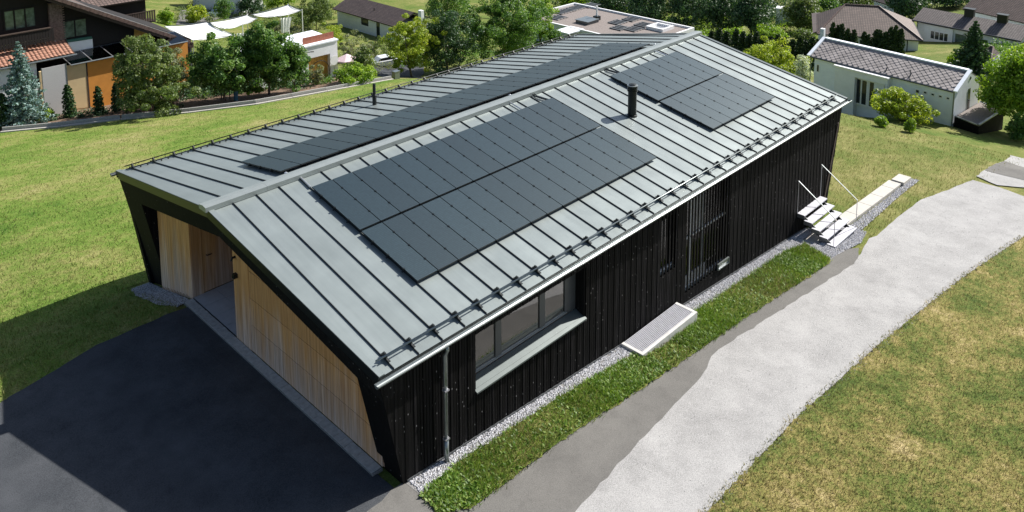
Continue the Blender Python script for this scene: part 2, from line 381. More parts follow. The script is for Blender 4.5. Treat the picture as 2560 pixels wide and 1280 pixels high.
def campd(k, lo=0, hi=1e9):
    def f(g):
        d = np.sqrt((g[:, 0]-CAM[0])**2+(g[:, 1]-CAM[1])**2+150); return np.clip(k/d**2, lo, hi)
    return f

grid_sheet('ground', -180, 480, -220, 560, -.02, MT['mid'])
HOUSE = [(.5, .0), (20.2, .0), (20.2, 12.4), (.4, 12.4), (.5, 8.9)]
ROAD = [(2.3, -2.75), (2.78, -2.65), (4.57, -2.43), (7.3, -2.12), (7.88, -2.07), (8.6, -1.93), (9.1, -1.75), (9.5, -1.72), (16.9, -2.16), (19.17, -1.75), (19.6, -1.85), (21.7, -1.75), (24.2, -1.75), (26.6, -2.2), (27.6, -2.35)]+[tuple(G(u, v)[:2]) for u, v in ((2432, 451), (2500, 470), (2560, 492), (2700, 532), (2700, 545))]+[(24.6, -5.6), (23.5, -5.37), (18.34, -4.82), (12.89, -4.48), (8.59, -4.33), (4.58, -4.4), (1.6, -4.5), (-9, -5.2), (-9, -3.6)]
STRIP = [(.55, .1), (.92, .1), (.95, -.5), (2.6, -.5), (5.19, -.5), (8.99, -.5), (12.84, -.75), (16.9, -1.05), (17.7, -1.5), (18.2, -1.8), (17.0, -2.2), (9.5, -1.74), (9.1, -1.77), (8.6, -1.95), (7.88, -2.1), (7.3, -2.15), (4.57, -2.46), (2.78, -2.68), (-9, -3.7), (-9, -.3), (-1, -.2)]
DRIVE = [(-9.5, -.3), (-1, -.2), (.62, -.02), (.62, 8.78), (.45, 8.72), (-1.76, 8.72), (-4.0, 8.1), (-9.5, 6.2)]
LAWN = [(-14, 4.8), (-9.5, 6.2), (-4.0, 8.1), (-1.76, 8.72), (.45, 8.72), (.5, 12.4), (20.2, 12.4), (20.2, 20)]
MEADOW = [(-9, -5.2), (1.6, -4.5), (4.58, -4.4), (8.59, -4.33), (12.89, -4.48), (18.34, -4.82), (23.5, -5.37), (33, -6.4), (33, -16), (4, -16), (-9, -9)]
_g = lambda L: [(float(p[0]), float(p[1])) for p in (G(u, v) for u, v in L)]
W_OUT = _g([(1100, 1290), (1180, 1272), (1290, 1190), (1400, 1105), (1500, 1040), (1659, 936), (1806, 837), (1910, 765), (1995, 710), (2066, 664)])
W_IN = _g([(1050, 1238), (1150, 1155), (1250, 1092), (1400, 992), (1500, 937)])
W_IN2 = _g([(1741, 776), (1858, 700), (1961, 631), (2013, 611), (2074, 648)])
WEED = W_IN + [(7.68, W_IN[-1][1]-.06), (7.70, -.66), (10.24, -.66), (10.26, W_IN2[0][1])] + W_IN2 + W_OUT[::-1]
GBED = [(.86, .12), (18.2, .12), (18.4, -.5), (19.6, -.5), (19.5, -1.45), (18.5, -1.68), (17.4, -1.55)] + [(x, y-.05) for x, y in (W_IN2[::-1]+W_IN[::-1])]
sheet('driveway', DRIVE, .004, MT['asph'], rough=.012)
sheet('asphalt_strip', STRIP, .008, MT['strip'], rough=.02, seglen=.3)
sheet('road', ROAD, .014, MT['road'], rough=.012, seglen=.22)
sheet('meadow', MEADOW, .018, MT['dry'], rough=.028, seglen=.09)
sheet('gravel_bed', GBED, .012, MT['gravelbed'])
sheet('planting_strip', WEED, .022, MT['mid'], rough=.03, seglen=.12)
K = [G(u, v) for u, v in ((-120, 352), (0, 332), (150, 318), (300, 300), (470, 283), (640, 262), (820, 229), (985, 199))]
K = [K[0]] + K[1:]
LAWNP = [(-14, 4.8), (-9.5, 6.2), (-4.0, 8.05), (-1.76, 8.68), (.3, 8.68), (.3, 12.5), (26, 12.5), (34, 22), (float(K[-1][0])+2, float(K[-1][1])-1)] + [(float(p[0]), float(p[1])-.1) for p in K[::-1]] + [(-25, 40)]
sheet('lawn', LAWNP, -.004, MT['grass'])
soil = [(float(p[0]), float(p[1])+.15) for p in K] + [(float(K[-1][0])-1, float(K[-1][1])+7), (float(K[4][0]), float(K[4][1])+14), (float(K[0][0]), float(K[0][1])+12)]
sheet('garden_bed', soil, .0, MT['soil'])
HS = [(.4, .0), (20.3, .0), (20.3, 12.4), (.4, 12.4)]
P = scatter(LAWNP, campd(140000, 20, 900), [HS, DRIVE]); blades('lawn_grass', P, .075, .026, MT['blades'], lean=1.0)
SLOPE = [(19.3, -.4), (26.3, -.7), (27.9, -2.6), (30.4, -3.0), (48, -6), (48, 12), (33, 14), (20.3, 12.4), (20.1, .1)]
SL2 = [(19.3, -1.75), (19.9, -.85), (25.6, -.78), (26.4, -.7), (27.8, -2.45), (26.6, -2.2), (24.2, -1.75), (21.7, -1.75)]
P = np.vstack([scatter(SLOPE, campd(110000, 20, 700)), scatter(SL2, campd(150000, 20, 900))]); blades('slope_grass', P, .07, .024, MT['mblades'])
EDGE = [(2.8, -4.33), (4.58, -4.27), (8.59, -4.2), (12.89, -4.35), (18.34, -4.69), (23.5, -5.22), (23.5, -5.42), (18.34, -4.9), (12.89, -4.56), (8.59, -4.41), (4.58, -4.48), (2.8, -4.55)]
P = scatter(EDGE, lambda g: np.full(len(g), 420)); blades('verge_grass', P, .055, .02, MT['dblades'], lean=1.8, z0=.0)
P = scatter(MEADOW, campd(420000, 20, 1600)); blades('meadow_grass', P, .07, .020, MT['dblades'], lean=1.6)

# ================================================================== the black house
ZRE, ZRI, ZLE, YR, YLE = 2.512, 3.732, 2.633, 6.27, 12.412
def zr(y): return ZRE+(ZRI-ZRE)*y/YR if y <= YR else ZRI-(ZRI-ZLE)*(y-YR)/(YLE-YR)
def XF(z): return .80-.21*z                       # the near gable leans outward
def XN(y): return XF(zr(y))
def XFAR(y): return 21.05 if y <= YR else 21.05-.55*(y-YR)/(YLE-YR)
hs = empty('house', (.75, 6.2, 0), 'long black timber house with a grey-green standing seam metal roof carrying solar panels', 'house')
SEAMS = [.61+.6*k for k in range(34)]
roof = None
mb = MB()                                          # roof body under the metal
for (ya, yb) in ((.03, YR), (YR, YLE-.03)):
    a, b = zr(ya)-.03, zr(yb)-.03
    mb.prism([(XN(ya)+.03, ya, a), (XFAR(ya)-.04, ya, a), (XFAR(yb)-.04, yb, b), (XN(yb)+.03, yb, b)], (0, 0, -.2))
roof = mb.build('roof', MT['darkmetal'], hs)
RN = np.array([0, -(ZRI-ZRE)/YR, 1.0]); RN /= np.linalg.norm(RN); LN = np.array([0, (ZRI-ZLE)/(YLE-YR), 1.0]); LN /= np.linalg.norm(LN)
def side(y0, y1, nrm, tag_):
    ysort = (y0, y1)
    xs = [None]+SEAMS+[None]
    for i in range(len(xs)-1):
        a = (lambda y: XN(y)+.13) if xs[i] is None else (lambda y, q=xs[i]: q+.004)
        b = (lambda y: XFAR(y)-.13) if xs[i+1] is None else (lambda y, q=xs[i+1]: q-.004)
        poly = [(a(y0), y0, zr(y0)), (b(y0), y0, zr(y0)), (b(y1), y1, zr(y1)), (a(y1), y1, zr(y1))]
        if xs[i+1] is not None and XFAR(y1) < xs[i+1]: pass
        MB().prism(poly, -nrm*.025).build('roof_panel', MT['roof'], roof)
    proto = None
    for x in SEAMS:
        if proto is None:
            proto = MB().prism([(-.007, y0, zr(y0)), (.007, y0, zr(y0)), (.007, y1, zr(y1)), (-.007, y1, zr(y1))], nrm*.032).mesh('standing_seam')
            proto.materials.append(MT['seam'])
        o = bpy.data.objects.new('standing_seam', proto); COL.objects.link(o); o.location = (x, 0, 0)
        o.parent = roof; o.matrix_parent_inverse = roof.matrix_world.inverted()
side(.0, YR-.02, RN, 'r'); side(YR+.02, YLE, LN, 'l')
for (y0, y1, nrm) in ((-.005, YR, RN), (YR, YLE+.005, LN)):
    for near in (1, 0):
        f = (lambda y, w: XN(y)-.01+w) if near else (lambda y, w: XFAR(y)+.01-w)
        MB().prism([(f(y0, 0), y0, zr(y0)), (f(y0, .125), y0, zr(y0)), (f(y1, .125), y1, zr(y1)), (f(y1, 0), y1, zr(y1))], nrm*.035).build('verge_trim', MT['roof'] if near else MT['trim'], roof)
        mb = MB(); q = [(f(y, 0), y, zr(y)+.03) for y in (y0, y1)]
        s_ = -.012 if near else .012
        mb.prism([q[0], q[1], (q[1][0], q[1][1], q[1][2]-.13), (q[0][0], q[0][1], q[0][2]-.13)], (s_, 0, 0)); mb.build('verge_board', MT['darkmetal'], roof)
# ridge cap in folded lengths
xs = [-.06]+[1.5+3.0*k for k in range(7)]+[21.1]
for a, b in zip(xs, xs[1:]):
    mb = MB(); zt = ZRI+.105
    mb.prism([(a, YR-.17, ZRI-.02), (a, YR-.17, zt-.01), (a, YR-.03, zt+.012), (a, YR+.17, zt-.02), (a, YR+.17, ZRI-.02)], (b-a-.004, 0, 0))
    mb.build('ridge_cap', MT['ridge'], roof)
# gutters, eaves trim
def gutter(y, z, x0, x1, out, nm='gutter'):
    mb = MB(); pr = []
    for k in range(9):
        q = math.pi*k/8; pr.append((.066*math.cos(q), -.066*math.sin(q)))
    pr2 = [(a*.93, b*.93) for a, b in pr[::-1]]
    ring = pr + pr2; n = len(ring)
    vs = [(x, y+a, z+b) for x in (x0, x1) for a, b in ring]
    mb.add(vs, [(i, (i+1) % n, n+(i+1) % n, n+i) for i in range(n)]); mb.add([(x0, y+a, z+b) for a, b in pr], [tuple(range(9))]); mb.add([(x1, y+a, z+b) for a, b in pr], [tuple(range(8, -1, -1))])
    mb.tube([(x0, y+out*.066, z+.002), (x1, y+out*.066, z+.002)], .011, 8)
    return mb.build(nm, MT['gutter'], hs, smooth=False)
gutter(-.075, 2.455, .15, 21.12, -1); gutter(YLE+.075, 2.56, .12, 20.55, 1)
MB().box((XN(0)+.0, -.012, 2.36), (21.0, -.004, 2.515)).build('eaves_flashing', MT['darkmetal'], hs)
MB().box((XN(YLE), YLE+.004, 2.45), (20.5, YLE+.012, 2.63)).build('eaves_flashing', MT['darkmetal'], hs)
# downpipe with brackets
mb = MB(); mb.tube([(1.86, -.075, 2.40), (1.86, -.075, 2.30), (1.83, -.045, 2.2), (1.83, -.045, .35)], .042, 12).tube([(1.83, -.045, .36), (1.83, -.045, -.16)], .05, 12)
dp = mb.build('downpipe', MT['gutter'], hs, smooth=True)
for z in (1.45, .38): MB().tube([(1.83, .03, z), (1.83, -.11, z)], .012, 6).box((1.775, -.1, z-.015), (1.885, .0, z+.015)).build('pipe_clip', MT['galv'], dp)
# snow guards
def snow_guard(y, nrm, sg, x0, x1, cell):
    base = np.array([0, y, zr(y)]); t = np.array([0, 1.0, 0]) * 1.0; t = t - nrm*np.dot(t, nrm); t /= np.linalg.norm(t)
    mb = MB()
    for (u_, w_) in ((0.035*sg, .135), (-.035*sg, .055)):
        c = base + nrm*w_ + t*u_; mb.tube([(x0, c[1], c[2]), (x1, c[1], c[2])], .0165, 8)
    g = mb.build('snow_guard_rails', MT['seam'] if cell else MT['gutter'], hs, smooth=True)
    pm = MB(); b0 = base
    pm.prism([b0+t*-.10+nrm*.05, b0+t*.10+nrm*.05, b0+t*.06+nrm*.150, b0+t*-.0+nrm*.158, b0+t*-.06+nrm*.08], (.03, 0, 0))
    pm.prism([b0+t*-.14+nrm*.052, b0+t*.12+nrm*.052, b0+t*.12+nrm*.066, b0+t*-.14+nrm*.066], (.045, 0, 0))
    me = pm.mesh('guard_bracket'); me.materials.append(MT['seam'])
    for x in SEAMS:
        if x > x1: continue
        o = bpy.data.objects.new('guard_bracket', me); COL.objects.link(o); o.location = (x-.015, 0, 0); o.parent = g; o.matrix_parent_inverse = g.matrix_world.inverted()
    if cell:
        mb = MB()
        for x in SEAMS[:-1]:
            for q in (.2, .4): mb.box((x+q-.015, y-.06, zr(y)), (x+q+.015, y-.02, zr(y)+.07))
        mb.build('snow_stop', MT['seam'], g, kind='stuff')
snow_guard(.28, RN, -1, .42, 20.75, False); snow_guard(12.13, LN, 1, .40, 20.35, True)
# flue and vent pipe
f0 = (12.84, 3.54, zr(3.54))
mb = MB().lathe(f0, [(.17, -.05), (.165, .02), (.14, .03), (.14, .80), (.17, .81), (.17, .84), (.145, .845), (.145, .875), (.17, .88), (.17, .91), (.145, .915), (.145, .945), (.17, .95), (.17, .985), (.155, 1.0), (.12, 1.0), (.12, 1.03), (.03, 1.05)], 24)
fl = mb.build('flue', MT['darkmetal'], roof, smooth=False)
MB().lathe((f0[0], f0[1], f0[2]+.985), [(.172, 0), (.172, .014), (.11, .03), (.10, .05), (.02, .058)], 24).build('flue_cap', MT['gutter'], fl)
mb = MB().lathe((8.21, 10.94, zr(10.94)), [(.075, -.04), (.07, .3), (.085, .31), (.085, .35), (.055, .37), (.055, .74), (.03, .75)], 16); mb.build('vent_pipe', MT['darkmetal'], roof)
# cables and cable sleeves running out under the ridge cap
def oncap(x, y, d=.05): return (x, y, zr(y)+d)
for p in ([(2.42, 6.12), (2.40, 5.62)], [(9.9, 6.12), (9.9, 5.62)], [(17.75, 6.12), (17.85, 5.62)]):
    MB().tube([oncap(*p[0]), oncap(*p[1])], .022, 8).build('cable_sleeve', MT['alu'], roof)
for x in (10.95, 14.7):
    MB().tube([oncap(x, 6.12), oncap(x-.05, 5.95, .06), oncap(x+.03, 5.75, .06), oncap(x+.15, 5.55)], .02, 6).tube([oncap(x+.07, 6.12), oncap(x+.02, 5.95, .06), oncap(x+.1, 5.75, .06), oncap(x+.22, 5.55)], .02, 6).build('solar_cable', MT['darkmetal'], roof)
for x in (2.3, 18.5, 10.4): MB().tube([oncap(x, 6.45, .06), oncap(x+.02, 6.62, .07)], .022, 8).lathe(oncap(x+.01, 6.62, .05), [(.04, 0), (.045, .03), (.02, .045)], 10).build('lifeline_eye', MT['alu'], roof)

# ---- side walls
def base_z(x): return float(h(x, .0))+.03
def slope_bot(x): return max(base_z(x), (.80-x)/.21, (x-20.16)/.275)
WY = .055
bk = MB()
X = sorted(set([.31, .82, .905]+[a for a, _ in ZX if .9 < a < 19.7]+[19.6, 20.82]))
def backing(x0, x1, z0f, z1):
    bk.add([(x0, WY+.03, z0f(x0)), (x1, WY+.03, z0f(x1)), (x1, WY+.03, z1), (x0, WY+.03, z1)], [(0, 1, 2, 3)])
WX0, WX1, WZ0, WZ1 = 2.74, 6.30, .90, 2.15
S1 = (9.35, 10.25, .55, 2.1); S2 = (10.6, 12.95, -.45, 2.2)
def back_cols(x0, x1):
    cuts = sorted(set([x0, x1]+[q for q in X if x0 < q < x1]))
    for a, b in zip(cuts, cuts[1:]): backing(a, b, slope_bot, 2.4)
last = .31
for (a, b, c, d) in ((WX0, WX1, WZ0, WZ1), S1, S2):
    back_cols(last, a); cuts = sorted(set([a, b]+[q for q in X if a < q < b]))
    for p, q in zip(cuts, cuts[1:]): backing(p, q, slope_bot, c); backing(p, q, lambda x, d=d: d, 2.4)
    last = b
back_cols(last, 20.82)
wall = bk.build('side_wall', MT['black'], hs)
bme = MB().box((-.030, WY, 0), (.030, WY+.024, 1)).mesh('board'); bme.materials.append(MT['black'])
x = .36; i = 0; hid = MB()
def put_board(x, z0, z1, dy=0.0):
    o = bpy.data.objects.new('board', bme); COL.objects.link(o); o.location = (x, dy, z0); o.scale = (1, 1, z1-z0)
    o.parent = wall; o.matrix_parent_inverse = wall.matrix_world.inverted()
while x < 20.78:
    dy = -.010 if i % 3 == 1 else (.0 if i % 3 == 0 else -.004)
    zt = 2.40
    if x < .93 or x > 19.45:
        a, b = slope_bot(x-.030), slope_bot(x+.030)
        if min(a, b) < zt-.05:
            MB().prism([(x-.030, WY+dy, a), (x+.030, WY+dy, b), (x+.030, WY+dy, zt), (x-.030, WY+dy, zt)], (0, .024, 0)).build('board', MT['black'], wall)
    elif WX0-.03 < x < WX1+.03:
        put_board(x, slope_bot(x), WZ0-.03, dy); hid.box((x-.03, WY+dy, WZ1), (x+.03, WY+dy+.024, zt))
    elif S1[0] < x < S1[1] or S2[0] < x < S2[1]:
        if i % 2 == 0: put_board(x, slope_bot(x), zt, 0)
        else: hid.box((x-.03, WY, slope_bot(x)), (x+.03, WY+.024, (S1 if x < 10.4 else S2)[2]-.03))
    else: put_board(x, slope_bot(x), zt, dy)
    x += .078; i += 1
hid.build('board_above_window', MT['black'], wall, kind='stuff')
for k, x in enumerate((7.7, 13.2)): pass
MB().box((.95, WY+.024, -.35), (1.0, WY+.03, 0)).build('base_flashing', MT['winframe'], wall)
mb = MB(); xs = [.9, 12, 17.9]
for a, b in zip(xs, xs[1:]): mb.prism([(a, .03, base_z(a)-.06), (b, .03, base_z(b)-.06), (b, .03, base_z(b)+.03), (a, .03, base_z(a)+.03)], (0, .08, 0))
mb.build('plinth_strip', MT['winframe'], wall)
# brown batten by the far end of the wall
MB().prism([(20.42, .02, 1.75), (20.50, .02, 1.75), (19.62, .02, -.9), (19.52, .02, -.9)], (0, .03, 0)).build('corner_batten', MT['brownwood'], wall)
# other walls
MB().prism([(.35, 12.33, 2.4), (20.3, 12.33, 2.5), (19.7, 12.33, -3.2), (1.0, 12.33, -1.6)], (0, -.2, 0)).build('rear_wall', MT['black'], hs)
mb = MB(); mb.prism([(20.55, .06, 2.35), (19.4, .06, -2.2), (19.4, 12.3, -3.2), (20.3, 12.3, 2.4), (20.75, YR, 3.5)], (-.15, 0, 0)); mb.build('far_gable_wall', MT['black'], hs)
# ---- leaning portal frame round the near gable
def fp(y, z): return (XF(z), y, z)
def portal(nm, pts, d=.55): MB().prism([fp(*p) for p in pts], (d, 0, 0)).build(nm, MT['black'], hs)
portal('portal_post', [(.052, -.2), (.80, -.2), (.86, 2.02), (.052, 1.9)], .5)
portal('portal_post', [(11.02, 2.08), (12.31, 1.75), (12.31, -1.25), (11.02, -.75)], .5)
portal('portal_beam', [(.052, 1.902), (.86, 2.022), (5.9, 3.12), (YR, 3.66), (.052, 2.46)])
portal('portal_beam', [(5.902, 3.12), (11.02, 2.082), (12.31, 1.752), (12.36, 2.57), (YR+.002, 3.66)])
# ---- larch front
XW = .75
def wpan(nm, y0, y1, z0, z1, par=hs, x=XW, th=.04, m='larch', **k): return MB().box((x, y0, z0), (x+th, y1, z1)).build(nm, MT[m], par, bevel=.003, **k)
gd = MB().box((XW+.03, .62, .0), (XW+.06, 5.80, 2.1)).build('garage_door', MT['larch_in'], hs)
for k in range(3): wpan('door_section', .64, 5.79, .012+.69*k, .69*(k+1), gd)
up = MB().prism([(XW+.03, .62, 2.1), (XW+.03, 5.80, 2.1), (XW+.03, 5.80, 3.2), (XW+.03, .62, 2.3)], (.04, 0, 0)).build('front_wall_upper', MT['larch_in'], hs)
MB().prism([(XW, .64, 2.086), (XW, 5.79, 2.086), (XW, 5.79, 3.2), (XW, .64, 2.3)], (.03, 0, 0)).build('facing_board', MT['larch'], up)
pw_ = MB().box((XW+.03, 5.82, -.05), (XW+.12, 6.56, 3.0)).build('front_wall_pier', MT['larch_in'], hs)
y = 5.815
for k in range(4): wpan('facing_board', y, y+.184, -.03, 3.0, pw_); y += .188
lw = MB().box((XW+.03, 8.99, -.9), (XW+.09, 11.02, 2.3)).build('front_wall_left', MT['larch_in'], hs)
y = 8.975
for k in range(10): wpan('facing_board', y, y+.193, -.05-.0 if k < 2 else -.05-.27*(k*.2-.2), 2.85-.036*k*1.1, lw); y += .2
# recessed porch
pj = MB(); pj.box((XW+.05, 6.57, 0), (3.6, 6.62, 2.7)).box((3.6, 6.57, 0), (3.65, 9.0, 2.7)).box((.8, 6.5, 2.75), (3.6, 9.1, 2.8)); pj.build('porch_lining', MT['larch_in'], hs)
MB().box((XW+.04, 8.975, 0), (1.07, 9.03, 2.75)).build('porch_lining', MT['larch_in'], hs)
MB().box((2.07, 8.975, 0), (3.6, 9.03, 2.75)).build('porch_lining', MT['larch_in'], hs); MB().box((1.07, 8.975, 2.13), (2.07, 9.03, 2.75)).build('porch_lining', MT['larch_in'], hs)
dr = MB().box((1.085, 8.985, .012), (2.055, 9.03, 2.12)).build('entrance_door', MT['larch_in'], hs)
MB().tube([(1.19, 8.985, 1.05), (1.19, 8.93, 1.05), (1.32, 8.93, 1.05)], .012, 8).build('door_handle', MT['darkmetal'], dr)
fl_ = MB().box((.76, 6.57, -.05), (3.6, 8.97, -.012)).build('porch_floor', MT['darkmetal'], hs)
tm = MB().box((.004, .004, -.012), (.596, .596, 0)).mesh('floor_tile'); tm.materials.append(MT['tile'])
for a in range(5):
    for b in range(4):
        o = bpy.data.objects.new('floor_tile', tm); COL.objects.link(o); o.location = (.775+.6*a, 6.575+.6*b, .001+random.random()*.001); o.parent = fl_; o.matrix_parent_inverse = fl_.matrix_world.inverted(); o.scale = (1 if a < 4 else .7, 1, 1)
P_ = onx(586, 690, XW-.06); MB().box((XW-.1, P_[1]-.055, P_[2]-.055), (XW, P_[1]+.055, P_[2]+.055)).build('wall_lamp', MT['darkmetal'], hs, bevel=.008)
P_ = onx(583, 644, XW-.05); MB().tube([(XW, P_[1], P_[2]), (XW-.08, P_[1], P_[2]), (XW-.12, P_[1]-.03, P_[2]-.05)], .03, 10).build('wall_camera', MT['darkmetal'], hs)
# border of small kerb stones in front of the larch front
kb = MB().box((.50, .62, -.06), (.74, 8.96, -.004)).build('kerb_border', MT['gravelbed'], None, kind='structure')
km = MB().box((.005, .004, -.03), (.225, .19, .012)).mesh('kerb_block'); km.materials.append(MT['kerb'])
for k in range(43):
    o = bpy.data.objects.new('kerb_block', km); COL.objects.link(o); o.location = (.508+random.uniform(-.004, .004), .66+.1925*k, random.uniform(-.002, .003)); o.parent = kb
# ---- ribbon window in the side wall
GY = .36
win = MB().box((WX0, WY+.02, WZ1-.02), (WX1, GY+.05, WZ1)).box((WX0-.0, WY+.02, WZ0), (WX0+.02, GY+.05, WZ1-.02)).box((WX1-.02, WY+.02, WZ0), (WX1, GY+.05, WZ1-.02)).build('window', MT['black'], hs)
MB().prism([(WX0-.01, .0, .865), (WX1+.01, .0, .865), (WX1+.01, GY-.03, .985), (WX0-.01, GY-.03, .985)], (0, -.002, -.03)).box((WX0-.01, -.005, .835), (WX1+.01, .0, .866)).build('window_sill', MT['trim'], win)
fr = MB(); fr.box((WX0+.02, GY, .99), (5.98, GY+.05, 1.06)); fr.build('frame_rail', MT['winlight'], win)
MB().box((WX0+.02, GY-.02, 1.0), (5.98, GY-.001, 1.03)).build('frame_rail', MT['winlight'], win)
MB().box((5.98, GY-.02, .985), (WX1-.02, GY+.05, 2.13)).build('frame_stile', MT['winframe'], win)
for (a, b) in ((WX0+.02, WX0+.07), (3.60, 3.78), (5.02, 5.20), (5.90, 5.98)): MB().box((a, GY-.02, 1.061), (b, GY+.05, 2.13)).build('frame_stile', MT['winframe'], win)
for (a, b) in ((WX0+.07, 3.60), (3.78, 5.02), (5.20, 5.90)): MB().box((a, GY+.01, 1.06), (b, GY+.02, 2.13)).build('pane', MT['wglass'], win)
MB().add([(WX0-.3, GY+.06, .7), (WX1+.5, GY+.06, .7), (WX1+.5, 2.2, .7), (WX0-.3, 2.2, .7), (WX0-.3, 2.2, 2.4), (WX1+.5, 2.2, 2.4), (WX1+.5, GY+.06, 2.4), (WX0-.3, GY+.06, 2.4)], [(0, 1, 2, 3), (3, 2, 5, 4), (4, 5, 6, 7), (0, 3, 4, 7), (1, 6, 5, 2)]).build('room_interior', MT['room'], win)
for (a, b) in ((WX0+.05, 3.62), (3.76, 5.04), (5.18, 5.92)): MB().box((a, GY+.028, 1.12), (b, GY+.035, 2.2)).build('window_blind', MT['room'], win)
# ---- windows behind the slatted part of the wall
for (a, b, c, d), lab in ((S1, 0), (S2, 1)):
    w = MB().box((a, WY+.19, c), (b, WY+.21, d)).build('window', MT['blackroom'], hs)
    MB().box((a+.05, WY+.16, c+.05), (b-.05, WY+.165, d-.05)).build('pane', MT['darkglass'], w)
    MB().box((a, WY+.12, c), (b, WY+.18, c+.05)).build('window_frame', MT['white'], w)
    MB().box((a, WY+.05, c-.03), (b, WY+.12, c-.005)).build('window_sill', MT['gutter'], w)
    if lab:
        MB().box((a, WY+.12, 1.0), (b, WY+.175, 1.05)).build('window_frame', MT['white'], w)
        for xx in (11.05, 11.75): MB().box((xx, WY+.12, c+.05), (xx+.06, WY+.18, d)).build('window_frame', MT['white'], w)
        MB().box((10.75, WY+.13, c+.0), (11.9, WY+.155, c+.35)).build('window_curtain', MT['linen'], w)
        MB().box((11.1, WY+.13, 1.1), (11.7, WY+.15, d)).build('window_curtain', MT['linen'], w)
P_ = ony(1795, 672, .02); Q_ = ony(1821, 655, .02)
mb = MB(); x0, x1, z0, z1 = P_[0]-.0, Q_[0]+.02, float(P_[2])-.06, float(P_[2])+.13
mb.box((x0, .0, z0), (x1, .05, z0+.02)).box((x0, .0, z1-.02), (x1, .05, z1)).box((x0, .0, z0+.021), (x0+.02, .05, z1-.021)).box((x1-.02, .0, z0+.021), (x1, .05, z1-.021)); vt = mb.build('wall_vent', MT['gutter'], hs)
MB().box((x0+.02, .03, z0+.02), (x1-.02, .05, z1-.02)).build('vent_grille', MT['galv'], vt)

# ================================================================== solar arrays on the roof
def array(nm, label, x0, n, pitch, rows, nrm, dy0):
    ar = empty('solar_array', (x0, rows[0][0], zr(rows[0][0])), label, 'solar panels', 'solar arrays on the metal roof')
    for (ya, yb) in rows:
        A = np.array([0, ya, zr(ya)])+nrm*.115; B = np.array([0, yb, zr(yb)])+nrm*.115
        me = MB().prism([A+[.011, 0, 0], A+[pitch-.011, 0, 0], B+[pitch-.011, 0, 0], B+[.011, 0, 0]], -nrm*.034).mesh('solar_panel'); me.materials.append(MT['pv']); me.materials.append(MT['pvframe'])
        for p_ in me.polygons:
            if abs(np.dot(np.array(p_.normal), nrm)) < .9: p_.material_index = 1
        cm = MB(); D3 = (B-A)*.28
        for q in (.22,):
            c = A*(1-q)+B*q; cm.obox(c+np.array([-.016, -.02, 0])-nrm*.02, (.032, 0, 0), (B-A)/np.linalg.norm(B-A)*.05, nrm*.034)
        cme = cm.mesh('module_clamp'); cme.materials.append(MT['darkmetal'])
        for k in range(n):
            o = bpy.data.objects.new('solar_panel', me); COL.objects.link(o); o.location = (x0+k*pitch, 0, 0); o.parent = ar; o.matrix_parent_inverse = ar.matrix_world.inverted()
        for k in [q/3 for q in range(3*n+3)]:
            c = bpy.data.objects.new('module_clamp', cme); COL.objects.link(c); c.location = Vector((x0+int(k+.01)*pitch, 0, 0))+Vector(D3)*round((k-int(k+.01))*3); c.parent = ar; c.matrix_parent_inverse = ar.matrix_world.inverted()
        L = np.linalg.norm(B-A); 
        for q in (.22, .5, .78):
            c = A*(1-q)+B*q-nrm*.075; MB().obox(c+[x0-.04, 0, 0], (n*pitch+.08, 0, 0), (B-A)/L*.03, nrm*.03).build('mounting_rail', MT['pvframe'], ar)
    return ar
array('a', 'large two row solar array on the right roof slope between gable and flue', 2.37, 15, .592, ((1.50, 3.49), (3.56, 5.55)), RN, 0)
array('b', 'smaller solar array of two short rows on the right roof slope beyond the flue', 14.28, 7, .585, ((1.48, 3.49), (3.56, 5.57)), RN, 0)
array('c', 'long single row of solar panels on the left roof slope behind the ridge', 2.25, 27, .599, ((6.78, 8.84),), LN, 0)

# ================================================================== things beside the house
# concrete light well with a grating
lw = MB(); T = -.50
lx0, lx1, ly0, ly1 = 7.72, 10.22, -.64, .02
for b in (((lx0, ly0, -1.2), (lx1, ly0+.09, T)), ((lx0, ly0+.09, -1.2), (lx0+.10, ly1, T)), ((lx1-.10, ly0+.09, -1.2), (lx1, ly1, T))): lw.box(*b)
well = empty('light_well', ((lx0+lx1)/2, (ly0+ly1)/2, -.8), 'pale concrete light well box with a steel grating against the black wall', 'light well')
lw.build('well_wall', MT['conc'], well, bevel=.008)
MB().box((lx0+.1, ly0+.09, -1.1), (lx1-.1, ly1, -1.05)).build('well_floor', MT['blackroom'], well)
gm = MB().box((0, 0, -.035), (lx1-lx0-.20, .016, 0)).mesh('grating_bar'); gm.materials.append(MT['tread'])
k = 0; y = ly0+.10
while y < ly1-.01:
    o = bpy.data.objects.new('grating_bar', gm); COL.objects.link(o); o.location = (lx0+.10, y, T-.004); o.parent = well; o.matrix_parent_inverse = well.matrix_world.inverted(); y += .044
mb = MB()
for k in range(24): mb.box((lx0+.15+k*.1, ly0+.1, T-.02), (lx0+.156+k*.1, ly1, T-.014))
mb.build('grating_cross_bar', MT['galv'], well, kind='stuff')
